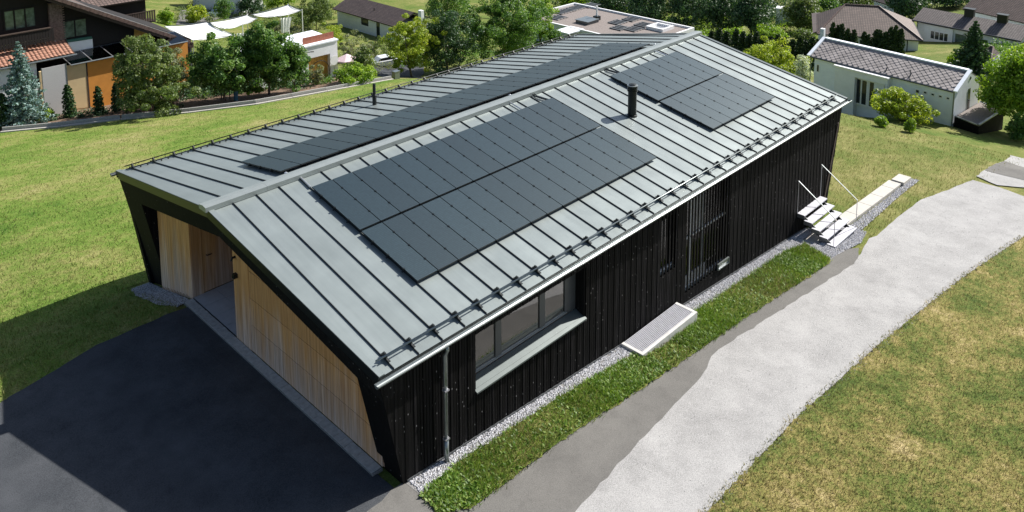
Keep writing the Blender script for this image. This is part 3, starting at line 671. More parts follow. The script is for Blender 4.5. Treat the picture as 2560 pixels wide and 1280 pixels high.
# steel stairs
ST = empty('steel_stairs', (18.1, -.6, -1.5), 'short galvanised steel stair with handrails up to the far end of the black wall', 'stairs')
sx0, sx1 = 17.52, 19.28; TR = []
for k in range(6):
    y0, z = -1.29+.27*k, -1.31+.175*k
    if k == 5: z = -.43; 
    TR.append((y0, z)); d_ = .30 if k < 5 else .12
    mb = MB().box((sx0, y0, z-.035), (sx1, y0+d_-.015, z))
    t_ = mb.build('tread', MT['tread'], ST)
    if k < 5: MB().box((sx0-.01, y0, z-.13), (sx0, y0+d_-.015, z+.002)).build('tread_end', MT['winframe'], t_); MB().box((sx0, y0+.24, z-.12), (sx1, y0+.25, z-.036)).build('riser', MT['winframe'], t_)
for x in (sx0+.12, sx1-.15): MB().prism([(x, -1.24, -1.58), (x, -1.24, -1.40), (x, .0, -.60), (x, .0, -.80)], (.03, 0, 0)).build('stringer', MT['darkmetal'], ST)
for x, lab in ((sx0-.01, 'left'), (sx1+.01, 'right')):
    r = MB().obox((x-.015, -1.25, -1.31+.96), (.03, 0, 0), (0, 1.32, .89), (0, -.008, .02)).build('handrail', MT['gutter'], ST)
    MB().tube([(x, -1.24, -1.52), (x, -1.24, -.35)], .012, 8).build('handrail_post', MT['galv'], r); MB().tube([(x, .05, -.6), (x, .05, .52)], .012, 8).build('handrail_post', MT['galv'], r)
MB().tube([(sx1+.01, .05, .53), (sx1+.01, .05, .53-.12)], .02, 8).build('handrail_end', MT['galv'], ST)
# landing slab below, low wall of concrete blocks
RW = empty('block_wall', (22.5, -.5, -1.7), 'low stepped row of pale concrete blocks in the lawn beside the stairs', 'low wall')
A0 = np.array([19.5, -.62]); A1 = np.array([26.0, -.45]); dd = (A1-A0); 
cuts = [0, .17, .36, .545, .73, .86, 1.0]
for k, (a, b) in enumerate(zip(cuts, cuts[1:])):
    p, q = A0+dd*a, A0+dd*b; z = float(h(p[0], p[1]))+.10+(.05 if k == 5 else 0); z2 = float(h(q[0], q[1]))+.10+(.05 if k == 5 else 0)
    ww = .24-.0*k; off = .0 if k < 5 else -.09
    MB().prism([(p[0]+.006, p[1]-ww+off, z), (q[0]-.006, q[1]-ww+off, z2), (q[0]-.006, q[1]+ww+off, z2), (p[0]+.006, p[1]+ww+off, z)], (0, 0, -.6)).build('concrete_block', MT['slab'], RW, bevel=.01)
MB().box((17.3, -.75, -1.75), (18.3, -.35, float(h(17.8, -.5))+.05)).build('concrete_block', MT['slab'], RW, bevel=.01)
# far slab of newer asphalt and a concrete apron at the road's end
sheet('apron_slab', [tuple(G(u, v)[:2]) for u, v in ((2440, 441), (2462, 426), (2511, 403), (2525, 392), (2560, 395), (2700, 420), (2700, 512), (2560, 470), (2493, 464))], .02, MT['road'], rough=.02)
sheet('asphalt_patch', [tuple(G(u, v)[:2]) for u, v in ((2462, 427), (2511, 404), (2560, 420), (2700, 462), (2700, 492), (2560, 452))], .03, MT['strip'], rough=.01)
# gravel stones along the wall (stuff) and by the porch
def stones(name, poly, dens, size, mat, av=(), dz=.0):
    P = scatter(poly, lambda g: np.full(len(g), dens), av); n = len(P)
    base = np.array([(1, 0, 0), (-1, 0, 0), (0, 1, 0), (0, -1, 0), (0, 0, 1), (0, 0, -1)], float); F = np.array([(0,2,4),(2,1,4),(1,3,4),(3,0,4),(2,0,5),(1,2,5),(3,1,5),(0,3,5)])
    s = size*(.55+RNG.random((n, 1, 1))*.9); V = base[None]*(.6+.7*RNG.random((n, 6, 1)))*s*np.array([1, 1, .7])
    q = RNG.random(n)*6.28; c, s_ = np.cos(q)[:, None], np.sin(q)[:, None]
    V = np.stack([V[..., 0]*c-V[..., 1]*s_, V[..., 0]*s_+V[..., 1]*c, V[..., 2]], -1)+P[:, None, :]+[0, 0, dz+size*.25]
    T_ = V[:, F].reshape(-1, 3)
    return link(name, polymesh(name, T_, 3, np.repeat(RNG.random(n), 8)), mat, kind='stuff')
stones('gravel', [(.95, .04), (18.2, .04), (18.35, -.1), (19.7, -.45), (19.6, -1.5), (18.6, -1.7), (17.3, -1.55)] + W_IN2[::-1] + W_IN[::-1], 1500, .021, MT['gravel'], [[(7.72, -.64), (10.22, -.64), (10.22, .1), (7.72, .1)], [(17.3, -.8), (18.35, -.8), (18.35, -.3), (17.3, -.3)]], .015)
GP = [(.70, 9.0), (.30, 8.9), (.1, 9.6), (.15, 11.3), (.35, 12.2), (.9, 12.3), (.80, 11)]
sheet('gravel_bed', GP, .012, MT['gravelbed']); stones('gravel', GP, 1300, .022, MT['gravel'])
GS = [(19.6, -.90), (26.2, -.72), (26.3, -1.0), (24, -1.05), (21.5, -1.2), (19.7, -1.3)]
sheet('gravel_bed', GS, .014, MT['gravelbed']); stones('gravel', GS, 700, .03, MT['gravel'], (), .01)
# grass and weeds of the planting strip
P = scatter(WEED, lambda g: 1700+1500*(np.sin(g[:, 0]*1.7+g[:, 1]*3) > -.3)); P = P+np.column_stack([RNG.normal(size=(len(P), 2))*.035, np.zeros(len(P))]); k_ = RNG.random(len(P)) < .45+.25*np.sin(P[:, 0]*1.3)
blades('strip_grass', P[k_], .11, .015, MT['lush'], lean=1.0); blades('strip_grass', P[~k_], .08, .016, MT['mblades'], lean=1.3)
P = scatter(WEED, lambda g: 260+900*(np.sin(g[:, 0]*2.1)+np.sin(g[:, 0]*5.3+g[:, 1]*6) > .6)); n = len(P)
q = RNG.random(n)*6.28; dr_ = np.stack([np.cos(q), np.sin(q), .35+.5*RNG.random(n)], 1); sd = np.stack([-np.sin(q), np.cos(q), np.zeros(n)], 1)
L_ = (.035+.055*RNG.random(n))[:, None]; W_ = L_*.28; B_ = P+[0, 0, .03]
V = np.stack([B_, B_+dr_*L_*.5+sd*W_, B_+dr_*L_, B_+dr_*L_*.5-sd*W_], 1).reshape(-1, 3)
link('strip_weeds', polymesh('strip_weeds', V, 4, RNG.random(n)), MT['lush'], kind='stuff')

stones('loose_chippings', ROAD[:-2], 10, .011, MT['road'], (), .012)
stones('loose_chippings', [(2.8, -4.33), (8.59, -4.2), (18.34, -4.69), (23.5, -5.22), (23.5, -5.42), (18.34, -4.9), (8.59, -4.45), (2.8, -4.55)], 160, .016, MT['road'], (), .012)

# ================================================================== neighbouring houses
V3 = lambda *a: np.array(a, float)
def uvslab(name, quad, th, mat, parent, uvs=(1, 1), **k):
    """roof plane with thickness; UV in metres along the eave and up the slope"""
    q = [np.array(p, float) for p in quad]; nr = np.cross(q[1]-q[0], q[-1]-q[0]); nr /= np.linalg.norm(nr)
    if nr[2] < 0: nr = -nr
    n = len(q); vs = q+[p-nr*th for p in q]
    top = tuple(range(n)); fs = [top, tuple(range(2*n-1, n-1, -1))]+[((i+1) % n, i, n+i, n+(i+1) % n) for i in range(n)]
    me = bpy.data.meshes.new(name); me.from_pydata([tuple(p) for p in vs], [], fs); uv = me.uv_layers.new(name='UVMap')
    e = (q[1]-q[0])/np.linalg.norm(q[1]-q[0]); s_ = np.cross(nr, e)
    for p in me.polygons:
        for li in p.loop_indices:
            c = vs[me.loops[li].vertex_index]-q[0]; uv.data[li].uv = (float(c @ e)*uvs[0], float(c @ s_)*uvs[1])
    me.update(); o = link(name, me, mat, parent, **k)
    return o
def wallbox(name, a, b, d, z0, z1, mat, parent):
    """box from base corner a along to b, depth vector d"""
    a, b = np.array([a[0], a[1], z0]), np.array([b[0], b[1], z0])
    return MB().obox(a, b-a, (d[0], d[1], 0), (0, 0, z1-z0)).build(name, mat, parent)
def on_wall(u, v, A, B):
    """pixel onto the vertical plane through A and B"""
    d = np.array(B[:2])-np.array(A[:2]); n = V3(-d[1], d[0], 0); n /= np.linalg.norm(n); r = ray(u, v); return CAM+r*(((V3(A[0], A[1], 0)-CAM) @ n)/(r @ n))
def wwin(parent, A, B, u0, v0, u1, v1, frame='white', glass='darkglass', fw=.07, mull=0, out=.03, z1=None):
    """window given by its top left and bottom right in the picture, on the wall A-B"""
    p = on_wall(u0, v0, A, B); q = on_wall(u1, v1, A, B); d = V3(B[0]-A[0], B[1]-A[1], 0); d /= np.linalg.norm(d); n = V3(d[1], -d[0], 0)
    if n @ (CAM-p) < 0: n = -n
    w = float((q-p) @ d); zt, zb = max(p[2], q[2]), min(p[2], q[2])
    if w < 0: d = -d; w = -w
    # the picture's top row sits on the left jamb, its bottom row on the right one
    zt, zb = p[2], q[2]
    if z1 is not None: zb = z1
    o = V3(p[0], p[1], zb); H = zt-zb; f = MB()
    for a in ((0, 0, w, fw), (0, H-fw, w, fw), (0, fw+.001, fw, H-2*fw-.002), (w-fw, fw+.001, fw, H-2*fw-.002)): f.obox(o+d*a[0]+V3(0, 0, a[1])-n*.05, d*a[2], n*(.05+out), (0, 0, a[3]))
    for k in range(mull): f.obox(o+d*(w*(k+1)/(mull+1)-fw/2)+V3(0, 0, fw+.001)-n*.05, d*fw, n*(.045+out), (0, 0, H-2*fw-.002))
    wo_ = f.build('window', MT[frame], parent)
    MB().obox(o+d*fw+V3(0, 0, fw)+n*.003, d*(w-2*fw), n*.006, (0, 0, H-2*fw)).build('pane', MT[glass], wo_)
    return wo_
panem = simple('dark_pane', (.03, .035, .04), .08, 0, .1, 3, 0); MT['dpane'] = panem
curt = simple('curtained_pane', (.10, .14, .11), .12, 0, .5, 3, 0); MT['cpane'] = curt
MT['tbrown'] = m_tiles('brown_roof_tiles', (.125, .085, .07), (.17, .12, .10), .30, .34, 0, .05)
MT['tbrown2'] = m_tiles('grey_brown_roof_tiles', (.12, .098, .092), (.165, .14, .13), .30, .34, 0, .05)
MT['tdark'] = m_tiles('dark_roof_tiles', (.085, .06, .055), (.12, .09, .08), .28, .32, 0, .05)

# ---------------- chalet with dark gable (upper left)
B0 = G(215, 272); YC = float(B0[1]); c_ = lambda u, v, d=0: ony(u, v, YC+d)
ch = empty('chalet', c_(150, 280), 'dark brown timber chalet with large tiled gable roof and orange render below', 'house')
zb = float(h(B0[0], YC))-.8
def cwall(nm, pts, d, mat, th=.15, par=ch):
    P = [c_(u, v, d) for u, v in pts]; return MB().prism(P, (0, th, 0)).build(nm, MT[mat], par)
xL = float(c_(-260, 200)[0])
def cbox(nm, x0, x1, d0, d1, z0, z1, mat, par=ch, **k): return MB().box((x0, YC+d0, z0), (x1, YC+d1, z1)).build(nm, MT[mat], par, **k)
zc = float(c_(183, 163, -.2)[2]); xo0, xo1 = float(c_(218, 165)[0]), float(c_(470, 130)[0])
cbox('ground_floor_wall', float(c_(100, 200)[0]), xo0-.1, 0, .2, zb, zc-.05, 'cream'); cbox('orange_wall', xo0, xo1, 0, .2, zb, zc-.05, 'orange')
cbox('ground_floor_wall', xL, float(c_(100, 200)[0])-.0, .6, .8, zb, zc+.6, 'plaster')
cbox('gate_post', xo0-.1, xo0, -.04, .2, zb, zc-.05, 'brownwood')
ztop_ = float(c_(330, 100, 2.5)[2])
D2 = 2.5; x_br = float(c_(500, 100, D2)[0])
V1, V2_ = c_(157, 0, D2-1.2), c_(484, 107, D2-1.2); sl = (V2_[2]-V1[2])/(V2_[0]-V1[0])
xr = float(V1[0])-3.4; zr_ = float(V1[2]+sl*(xr-V1[0])); xLe = xr-(float(V2_[0])-xr)
yv = YC+D2-1.2; yb = yv+9.5
gw = MB().prism([(x_br-.8, YC+D2, zb+2), (x_br-.8, YC+D2, float(V2_[2])+.05), (xr, YC+D2, zr_-.2), (xLe+.8, YC+D2, float(V2_[2])+.05), (xLe+.8, YC+D2, zb+2)], (0, 7.5, 0)).build('gable_wall', MT['darkwood'], ch)
# planks of the gable are too dark and far to tell apart; roof planes and verge tiles
rf = uvslab('roof', [(xr, yv, zr_), (V2_[0], yv, V2_[2]), (V2_[0], yb, V2_[2]), (xr, yb, zr_)][::1], .12, MT['tbrown'], ch)
uvslab('roof', [(xLe, yv, V2_[2]), (xr-.002, yv, zr_), (xr-.002, yb, zr_), (xLe, yb, V2_[2])], .12, MT['tbrown'], ch)
dv = V3(V2_[0]-xr, 0, V2_[2]-zr_); L_ = np.linalg.norm(dv); dv /= L_; k = 0; nrm_ = V3(-dv[2], 0, dv[0])
me = MB().obox(V3(0, -.14, 0)-nrm_*.02, dv*.33, (0, .34, 0), nrm_*.10).obox(V3(0, -.14, 0)-nrm_*.20, dv*.33, (0, .05, 0), nrm_*.18).mesh('verge_tile'); me.materials.append(MT['brn'])
while (k+1)*.35 < L_:
    o = bpy.data.objects.new('verge_tile', me); COL.objects.link(o); p = V3(xr, yv, zr_)+dv*(k*.35)+nrm_*(.012*(k % 2)); o.location = Vector(p); o.parent = rf; o.matrix_parent_inverse = rf.matrix_world.inverted(); k += 1
MB().obox(V3(xr, yv-.02, zr_)-nrm_*.42, dv*L_, (0, .06, 0), nrm_*.2).build('barge_board', MT['brownwood'], ch)
MB().obox(V3(xr, yv+.6, zr_)+dv*3.4+nrm_*.03, dv*(L_-5.2), (0, .7, 0), nrm_*.05).build('snow_fence', MT['gutter'], rf)
MB().obox(c_(405, 121, D2-1.1), c_(484, 109, D2-1.1)-c_(405, 121, D2-1.1), (0, .2, 0), (0, 0, -.35)).build('tie_beam', MT['brownwood'], ch)
x4 = float(c_(474, 115, D2-1)[0])
for uu in (468, 477): P_ = c_(uu, 118, D2-1.0); MB().box((P_[0]-.08, P_[1], zb), (P_[0]+.08, P_[1]+.16, P_[2])).build('post', MT['brownwood'] if uu == 468 else MT['gutter'], ch)
cwall('shutter_boards', [(336, 66), (378, 82), (378, 90), (336, 92)], D2-.06, 'amber', .05)
# upper windows
def cwin(u0, v0, u1, v1, d, **k): return wwin(ch, (xL, YC+d), (xL+30, YC+d), u0, v0, u1, v1, **k)
cwin(154, 53, 220, 88, D2-.02, frame='darkwood', glass='cpane', mull=1, fw=.10, out=.05)
cwin(6, 27, 92, 66, D2-.02, frame='darkwood', glass='cpane', mull=2, fw=.10, out=.05)
cwin(-60, 40, -4, 82, D2-.02, frame='darkwood', glass='cpane', mull=1, fw=.10, out=.05)
cwall('green_sill', [(157, 102), (229, 91), (232, 97), (159, 108)], D2-.25, 'greenpaint', .2)
cwall('white_panel', [(160, 108), (231, 97), (233, 121), (170, 132)], D2-.2, 'plaster', .18)
pier = cwall('brick_pier', [(122, 10), (152, 6), (160, 104), (128, 108)], D2-.35, 'brick', .3)
pa, pb = c_(123, 12, D2-.36), c_(152, 8, D2-.36); bw = float(pb[0]-pa[0]); zt0 = float(pa[2]); r_ = 0
bm_ = MB().box((0, -.02, 0), (.235, .0, .075)).mesh('brick'); bm_.materials.append(MT['brick'])
z = zt0
while z > zt0-2.9:
    for q in range(int(bw/.25)+1):
        xx = pa[0]+q*.25+(.12 if r_ % 2 else 0)
        if xx+.2 < pb[0]+.15:
            o = bpy.data.objects.new('brick', bm_); COL.objects.link(o); o.location = (float(xx), YC+D2-.35+random.uniform(-.01, 0), z); o.parent = pier; o.matrix_parent_inverse = pier.matrix_world.inverted()
    z -= .095; r_ += 1
# balcony
a, b = c_(-80, 106, D2-1.2), c_(128, 68, D2-1.2); z = float(b[2])
bal = MB().box((a[0], YC+D2-1.25, z-.07), (b[0], YC+D2-1.0, z)).build('balcony_rail', MT['brownwood'], ch)
x = float(a[0])
while x < b[0]: MB().box((x, YC+D2-1.2, z-1.05), (x+.17, YC+D2-1.17, z-.07)).build('balcony_board', MT['darkwood'], bal); x += .19
# tiled annex roof with eave ladder
A_, B_, C2, D_ = c_(0, 118, D2), c_(155, 93, D2), c_(170, 135, .3), c_(0, 168, .3)
xa, xb = float(A_[0])-9, float(B_[0])+.15; zt_, ze_ = float(B_[2]), float(C2[2]); y0_, y1_ = YC+.3, YC+D2
ann = MB().prism([(xa, y0_, ze_-.05), (xb, y0_, ze_-.05), (xb, y1_, zt_-.05), (xa, y1_, zt_-.05)], (0, 0, -.12)).build('annex_roof', MT['brownwood'], ch)
rows = 7; nx_ = int((xb-xa)/.27); sd_ = V3(0, y0_-y1_, ze_-zt_); up_ = V3(0, (zt_-ze_), -(y0_-y1_)); up_ = V3(0, -(zt_-ze_), (y1_-y0_)); up_ /= np.linalg.norm(up_)
tv = []; cs_ = [(0, .01), (.05, .045), (.11, .055), (.17, .03), (.23, .0), (.27, .01)]
Ls = np.linalg.norm(sd_)/rows; su = sd_/np.linalg.norm(sd_); t0 = MB()
vs = []
for yy, lift in ((0, .0), (Ls*1.06, .035)):
    for cx_, cz_ in cs_: vs.append(V3(cx_, 0, 0)+su*yy+up_*(cz_+lift))
for cx_, cz_ in cs_: vs.append(V3(cx_, 0, 0)+su*Ls*1.06+up_*(cz_-.02))
n6 = 6; fs = [(i, i+1, n6+i+1, n6+i) for i in range(5)]+[(n6+i, n6+i+1, 2*n6+i+1, 2*n6+i) for i in range(5)]
t0.add(vs, fs); tme = t0.mesh('roof_tile'); tme.materials.append(MT['terr']); far = []
cnt = 0
for j in range(rows):
    for i in range(nx_-1, -1, -1):
        p = V3(xa+i*.27, y1_, zt_-.03)+su*Ls*j+V3(0, 0, random.uniform(-.006, .008))
        if cnt < 290 and i >= nx_-42:
            o = bpy.data.objects.new('roof_tile', tme); COL.objects.link(o); o.location = Vector(p); o.parent = ann; o.matrix_parent_inverse = ann.matrix_world.inverted(); cnt += 1
        else: far.append(p)
fv = []; ff = []
for p in far:
    n0 = len(fv); fv += [tuple(v+p) for v in vs]; ff += [tuple(n0+a for a in f) for f in fs]
m_ = MB(); m_.v = fv; m_.f = ff
if far: m_.build('roof_tile', MT['terr'], ann, kind='stuff')
mb = MB(); yl_ = y1_-.75; zl_ = zt_-(zt_-ze_)*.75/D2
for dd_, zz in ((-.02, .38), (-.62, .06)): mb.box((xa, y1_-.06+dd_, zt_+zz-.25+(-.12 if dd_ < -.1 else 0)), (xb-.4, y1_+dd_, zt_+zz-.2+(-.12 if dd_ < -.1 else 0)))
x = xa+.3
while x < xb-.5: mb.obox((x, y1_-.65, zt_-.30), (.05, 0, 0), (0, .6, .42), (0, -.02, .04)); x += .68
mb.build('eave_ladder', MT['alu'], ann)
MB().tube([(xa, y0_-.07, ze_-.13), (xb+.1, y0_-.07, ze_-.13)], .07, 8).build('annex_gutter', MT['gutter'], ann)
# glazed canopy
A_, B_ = c_(228, 120, D2-.1), c_(178, 163, -.25); zt_, zf_ = float(A_[2]), float(B_[2]); x0_, x1_ = float(B_[0])-.02, float(c_(470, 106, -.25)[0])
can = MB().tube([(x0_, YC-.25, zf_), (x1_, YC-.25, zf_)], .06, 6).tube([(x0_+.0, YC+D2-.1, zt_), (x1_, YC+D2-.1, zt_)], .05, 6).build('canopy_frame', MT['gutter'], ch)
k = 0; x = x0_
while x < x1_:
    MB().obox((x-.03, YC-.25, zf_), (.06, 0, 0), (0, D2+.15, zt_-zf_), (0, 0, .06)).build('canopy_bar', MT['alu'], can)
    if x+1.5 < x1_+1: MB().prism([(x+.04, YC-.2, zf_+.03), (x+1.46, YC-.2, zf_+.03), (x+1.46, YC+D2-.12, zt_+.03), (x+.04, YC+D2-.12, zt_+.03)], (0, 0, .015)).build('canopy_pane', MT['glass'], can)
    x += 1.5
# screens beside the wall
scr = empty('garden_screen', c_(135, 260, -.8), 'pale grey woven garden screen standing between blue spruce and clipped column shrub', 'garden screen')
def cq(nm, pts, d, mat, par, th=.03): return MB().prism([c_(u, v, d) for u, v in pts], (0, th, 0)).build(nm, MT[mat], par)
pq = [c_(104, 172, -.8), c_(165, 166, -.8)]; zt_ = float(pq[0][2]); gx0, gx1 = float(pq[0][0]), float(pq[1][0])
MB().box((gx0, YC-.8, zb+.1), (gx1, YC-.76, zt_)).build('screen_cloth', MT['linen'], scr)
for x in (gx0-.03, gx1): MB().box((x, YC-.82, zb), (x+.04, YC-.75, zt_+.05)).build('screen_post', MT['gutter'], scr)
cq('window_pane', [(166, 165), (216, 158), (222, 268), (172, 274)], -.02, 'cream', ch)
# second roof behind the chalet, balcony
R0, R1 = G(250, 8, 4.2), G(398, -5, 4.2)
s2 = empty('tiled_barn', R0, 'house part with brown tiled roof and dark balcony just behind the chalet', 'house')
yy = YC+11.5; p = [ony(262, 14, yy), ony(405, -4, yy)]; zz = float(p[0][2])
uvslab('roof', [(p[0][0]-1.5, yy, zz), (p[1][0], yy, zz), (p[1][0], yy+5, zz+1.7), (p[0][0]-1.5, yy+5, zz+1.7)], .15, MT['tbrown'], s2)
MB().box((p[0][0]-1.5, yy+.9, zz-4), (p[1][0]-1.2, yy+5, zz-.1)).build('wall', MT['darkwood'], s2)
q = [ony(340, 30, yy-.4), ony(388, 24, yy-.4)]; zq = float(q[1][2]); bx = MB().box((q[0][0]-2, yy-.45, zq-.08), (q[1][0], yy-.38, zq)).build('balcony_rail', MT['brownwood'], s2)
x = float(q[0][0])-2
while x < q[1][0]: MB().box((x, yy-.43, zq-1.0), (x+.15, yy-.40, zq-.08)).build('balcony_board', MT['brownwood'], bx); x += .21
MB().box((q[0][0]-2, yy-.4, zq-1.15), (q[1][0], yy+1, zq-1.03)).build('balcony_floor', MT['brownwood'], s2)

# ---------------- white garage with ochre door and rust-red fence on its roof
Bg = G(845, 190); YG = float(Bg[1]); g_ = lambda u, v, d=0: ony(u, v, YG+d)
xg1 = float(g_(843, 110)[0]); xg0 = float(g_(640, 150)[0]); zg1 = float(g_(842, 101)[2]); zg0 = float(h(xg1, YG))-.6
gar = empty('garage', (xg0, YG, zg0), 'white rendered garage with ochre wooden door in the hillside garden', 'garage')
dx0, dx1 = float(g_(771, 150)[0]), float(g_(825, 134)[0]); dz = float(g_(825, 134)[2])
mb = MB(); mb.box((xg0, YG, zg0), (dx0, YG+4, zg1)).box((dx1, YG, zg0), (xg1, YG+4, zg1)).box((dx0, YG, dz), (dx1, YG+4, zg1)); mb.build('wall', MT['plaster'], gar)
dd_ = MB().box((dx0, YG+.45, zg0), (dx1, YG+.5, dz)).build('garage_door', MT['amber'], gar)
x = dx0
while x < dx1-.1: MB().box((x+.01, YG+.42, zg0), (x+.26, YG+.45, dz)).build('door_board', MT['amber'], dd_); x += .27
MB().box((xg0-.05, YG-.08, zg1), (xg1+.08, YG+4.1, zg1+.12)).build('roof', MT['plasterg'], gar)
fz = topz(V3(*g_(828, 98, .5)), 80); x0 = float(g_(757, 110, .5)[0]); x1 = float(g_(826, 95, .5)[0])
fr_ = empty('rust_fence', (x0, YG+.5, zg1+.12), 'rust-red board fence standing on the garage roof', 'fence')
x = x0
while x < x1: MB().box((x, YG+.5, zg1+.12), (x+.33, YG+.54, fz)).build('fence_board', MT['rust'], fr_); x += .34
MB().box((x0, YG+.541, fz-.3), (x1, YG+.58, fz-.2)).build('fence_rail', MT['rust'], fr_)
P_ = g_(771, 131, -.05); MB().tube([P_, P_+[0, -.3, .1], P_+[.25, -.45, .1]], .04, 6).build('wall_lamp', MT['darkmetal'], gar)
# disc sign and parasol
P_ = g_(836, 151, -.6); ds = empty('round_disc', (P_[0], P_[1], zg0), 'white round disc on a thin pole beside the garage door', 'sign')
mb = MB(); r = .42; mb.add([(P_[0]+r*math.cos(q*math.pi/12), P_[1]+e, P_[2]+r*math.sin(q*math.pi/12)) for e in (0, .04) for q in range(24)], [tuple(range(24)), tuple(range(47, 23, -1))]+[(i, (i+1) % 24, 24+(i+1) % 24, 24+i) for i in range(24)]); mb.build('disc', MT['white'], ds)
MB().tube([(P_[0], P_[1]+.06, zg0), (P_[0], P_[1]+.06, P_[2])], .025, 6).build('pole', MT['gutter'], ds)
P_ = G(868, 190); zt_ = topz(P_, 136); R = 24/ (FPX/dep(P_))*1.15
ps = empty('parasol', P_, 'pale pink parasol open over the hedge beside the garage', 'parasol')
MB().tube([P_, (P_[0], P_[1], zt_)], .03, 8).build('pole', MT['white'], ps)
vs = [(P_[0], P_[1], zt_+.05)]+[(P_[0]+R*math.cos(q*math.pi/4), P_[1]+R*math.sin(q*math.pi/4), zt_-.42) for q in range(8)]
for q in range(8):
    MB().add([vs[0], vs[1+q], vs[1+(q+1) % 8], tuple(np.array(vs[1+q])+[0, 0, -.12]), tuple(np.array(vs[1+(q+1) % 8])+[0, 0, -.12])], [(0, 1, 2), (1, 3, 4, 2)]).build('canopy_panel', MT['pink'], ps)
# rose arch
P_ = G(800, 196); Z = topz(P_, 152); ar = []
for k in range(17): q = math.pi*k/16; ar.append((P_[0]-.95*math.cos(q), P_[1], P_[2]+.6+(Z-P_[2]-.6)*math.sin(q)))
ao = empty('garden_arch', P_, 'thin dark metal garden arch in front of the ochre garage door', 'garden arch')
MB().tube([(ar[0][0], ar[0][1], P_[2])]+ar+[(ar[-1][0], ar[-1][1], P_[2])], .03, 6).build('hoop', MT['darkmetal'], ao); MB().tube([(a[0], a[1]+.5, a[2]) for a in [(ar[0][0], ar[0][1], P_[2])]+ar+[(ar[-1][0], ar[-1][1], P_[2])]], .03, 6).build('hoop', MT['darkmetal'], ao)
# electrical cabinet at the kerb's end
P_ = G(990, 197); MB().box((P_[0]-.25, P_[1]-.2, P_[2]-.3), (P_[0]+.25, P_[1]+.2, P_[2]+.62)).box((P_[0]-.28, P_[1]-.23, P_[2]+.62), (P_[0]+.28, P_[1]+.23, P_[2]+.68)).build('utility_cabinet', MT['gutter'], None, bevel=.01, label='small grey utility cabinet where the garden kerb ends above the roof edge', cat='cabinet')
# ---------------- sail awnings
aw = []
H_ = float(h(*G(560, 180)[:2]))+2.5
def sail(name, pts, H, label, poles=()):
    e = empty(name, G(pts[0][0], pts[0][1], H), label, 'awning', 'white sail awnings over the garden terrace')
    P = [onz(u, v, H_+dz_) for u, v, dz_ in pts]; n = len(P); N = 8; vs = []; c = sum(P)/n
    mb = MB()
    for i in range(n):
        a, b = P[i], P[(i+1) % n]
        for s_ in range(N):
            def pt(t, r): 
                e_ = a*(1-t)+b*t; return e_*(1-r)+c*r - V3(0, 0, .35*r*(1-r)*1.2+.12*math.sin(math.pi*t)*(1-r)) 
            for k in range(4):
                r0, r1 = k/4, (k+1)/4; t0, t1 = s_/N, (s_+1)/N
                mb.add([pt(t0, r0), pt(t1, r0), pt(t1, r1), pt(t0, r1)], [(0, 1, 2, 3)])
    mb.build('sailcloth', MT['cloth'], e, smooth=True)
    for i in range(n): MB().tube([P[i], P[(i+1) % n]], .03, 6).build('edge_cord', MT['gutter'], e)
    for i in poles: MB().tube([(P[i][0], P[i][1], float(h(P[i][0], P[i][1]))), (P[i][0], P[i][1], P[i][2]+.1)], .05, 8).build('pole', MT['white'], e)
    return e
sail('sail_awning', [(410, 66, 0), (517, 56, 0), (586, 88, 0), (482, 101, 0)], 2.5, 'large white sail awning directly beside the chalet roof', (2, 3))
sail('sail_awning', [(524, 57, .1), (618, 38, .3), (643, 46, 0), (606, 62, 0), (561, 72, .1)], 2.5, 'middle long white sail awning behind the bushy garden tree', (1, 3))
sail('sail_awning', [(628, 37, .2), (720, 12, .8), (755, 26, .3), (686, 42, .2)], 2.6, 'farthest white sail awning with a peaked corner', (1, 2))
for (u, v) in ((592, 84), (702, 45)):
    P_ = onz(u, v, H_); m_ = MB(); 
    for k in range(10): m_.add([P_+[k*.13, .08*math.sin(k*2.2), -.05*k*.3], P_+[(k+1)*.13, .08*math.sin((k+1)*2.2), -.05*(k+1)*.3], P_+[(k+1)*.13*.7, .08*math.sin((k+1)*2.2), -1.7], P_+[k*.13*.7, .08*math.sin(k*2.2), -1.7]], [(0, 1, 2, 3)])
    m_.build('hanging_cloth', MT['cloth'], None, label='white cloth hanging gathered from the corner of the %s sail awning' % ('middle' if u < 650 else 'farthest'), cat='cloth')
# ---------------- white house with brown roof (top, left of centre)
e0 = G(838, 22, 2.9); ze = float(e0[2]); E = [onz(838, 22, ze), onz(985, 60, ze)]; xw = float(E[0][0]+.2)
mh = empty('white_house', (xw, float(E[1][1]), float(h(xw, E[1][1]))), 'white house with dark brown tiled roof behind the garden trees, near the top', 'house')
ya, yb_ = float(E[1][1])-1.2, float(E[0][1]); W_ = 7.0
MB().box((xw, ya+.3, ze-7), (xw+W_, yb_-.3, ze-.05)).build('wall', MT['plaster'], mh)
uvslab('roof', [(xw-.5, ya-.4, ze), (xw-.5, yb_+.5, ze), (xw+W_/2, yb_+.5, ze+1.75), (xw+W_/2, ya-.4, ze+1.75)], .2, MT['tdark'], mh); uvslab('roof', [(xw+W_+.5, ya-.4, ze), (xw+W_+.5, yb_+.5, ze), (xw+W_/2+.002, yb_+.5, ze+1.75), (xw+W_/2+.002, ya-.4, ze+1.75)], .2, MT['tdark'], mh)
wwin(mh, (xw, yb_), (xw, ya), 903, 45, 921, 66, frame='darkwood', glass='dpane', fw=.09); wwin(mh, (xw, yb_), (xw, ya), 941, 50, 950, 100, frame='darkwood', glass='dpane', fw=.09)
P_ = onx(1052, 4, xw+W_/2-.6); MB().box((P_[0]-.3, P_[1]-.4, ze+.8), (P_[0]+.3, P_[1]+.4, ze+2.6)).build('chimney', MT['plaster'], mh)
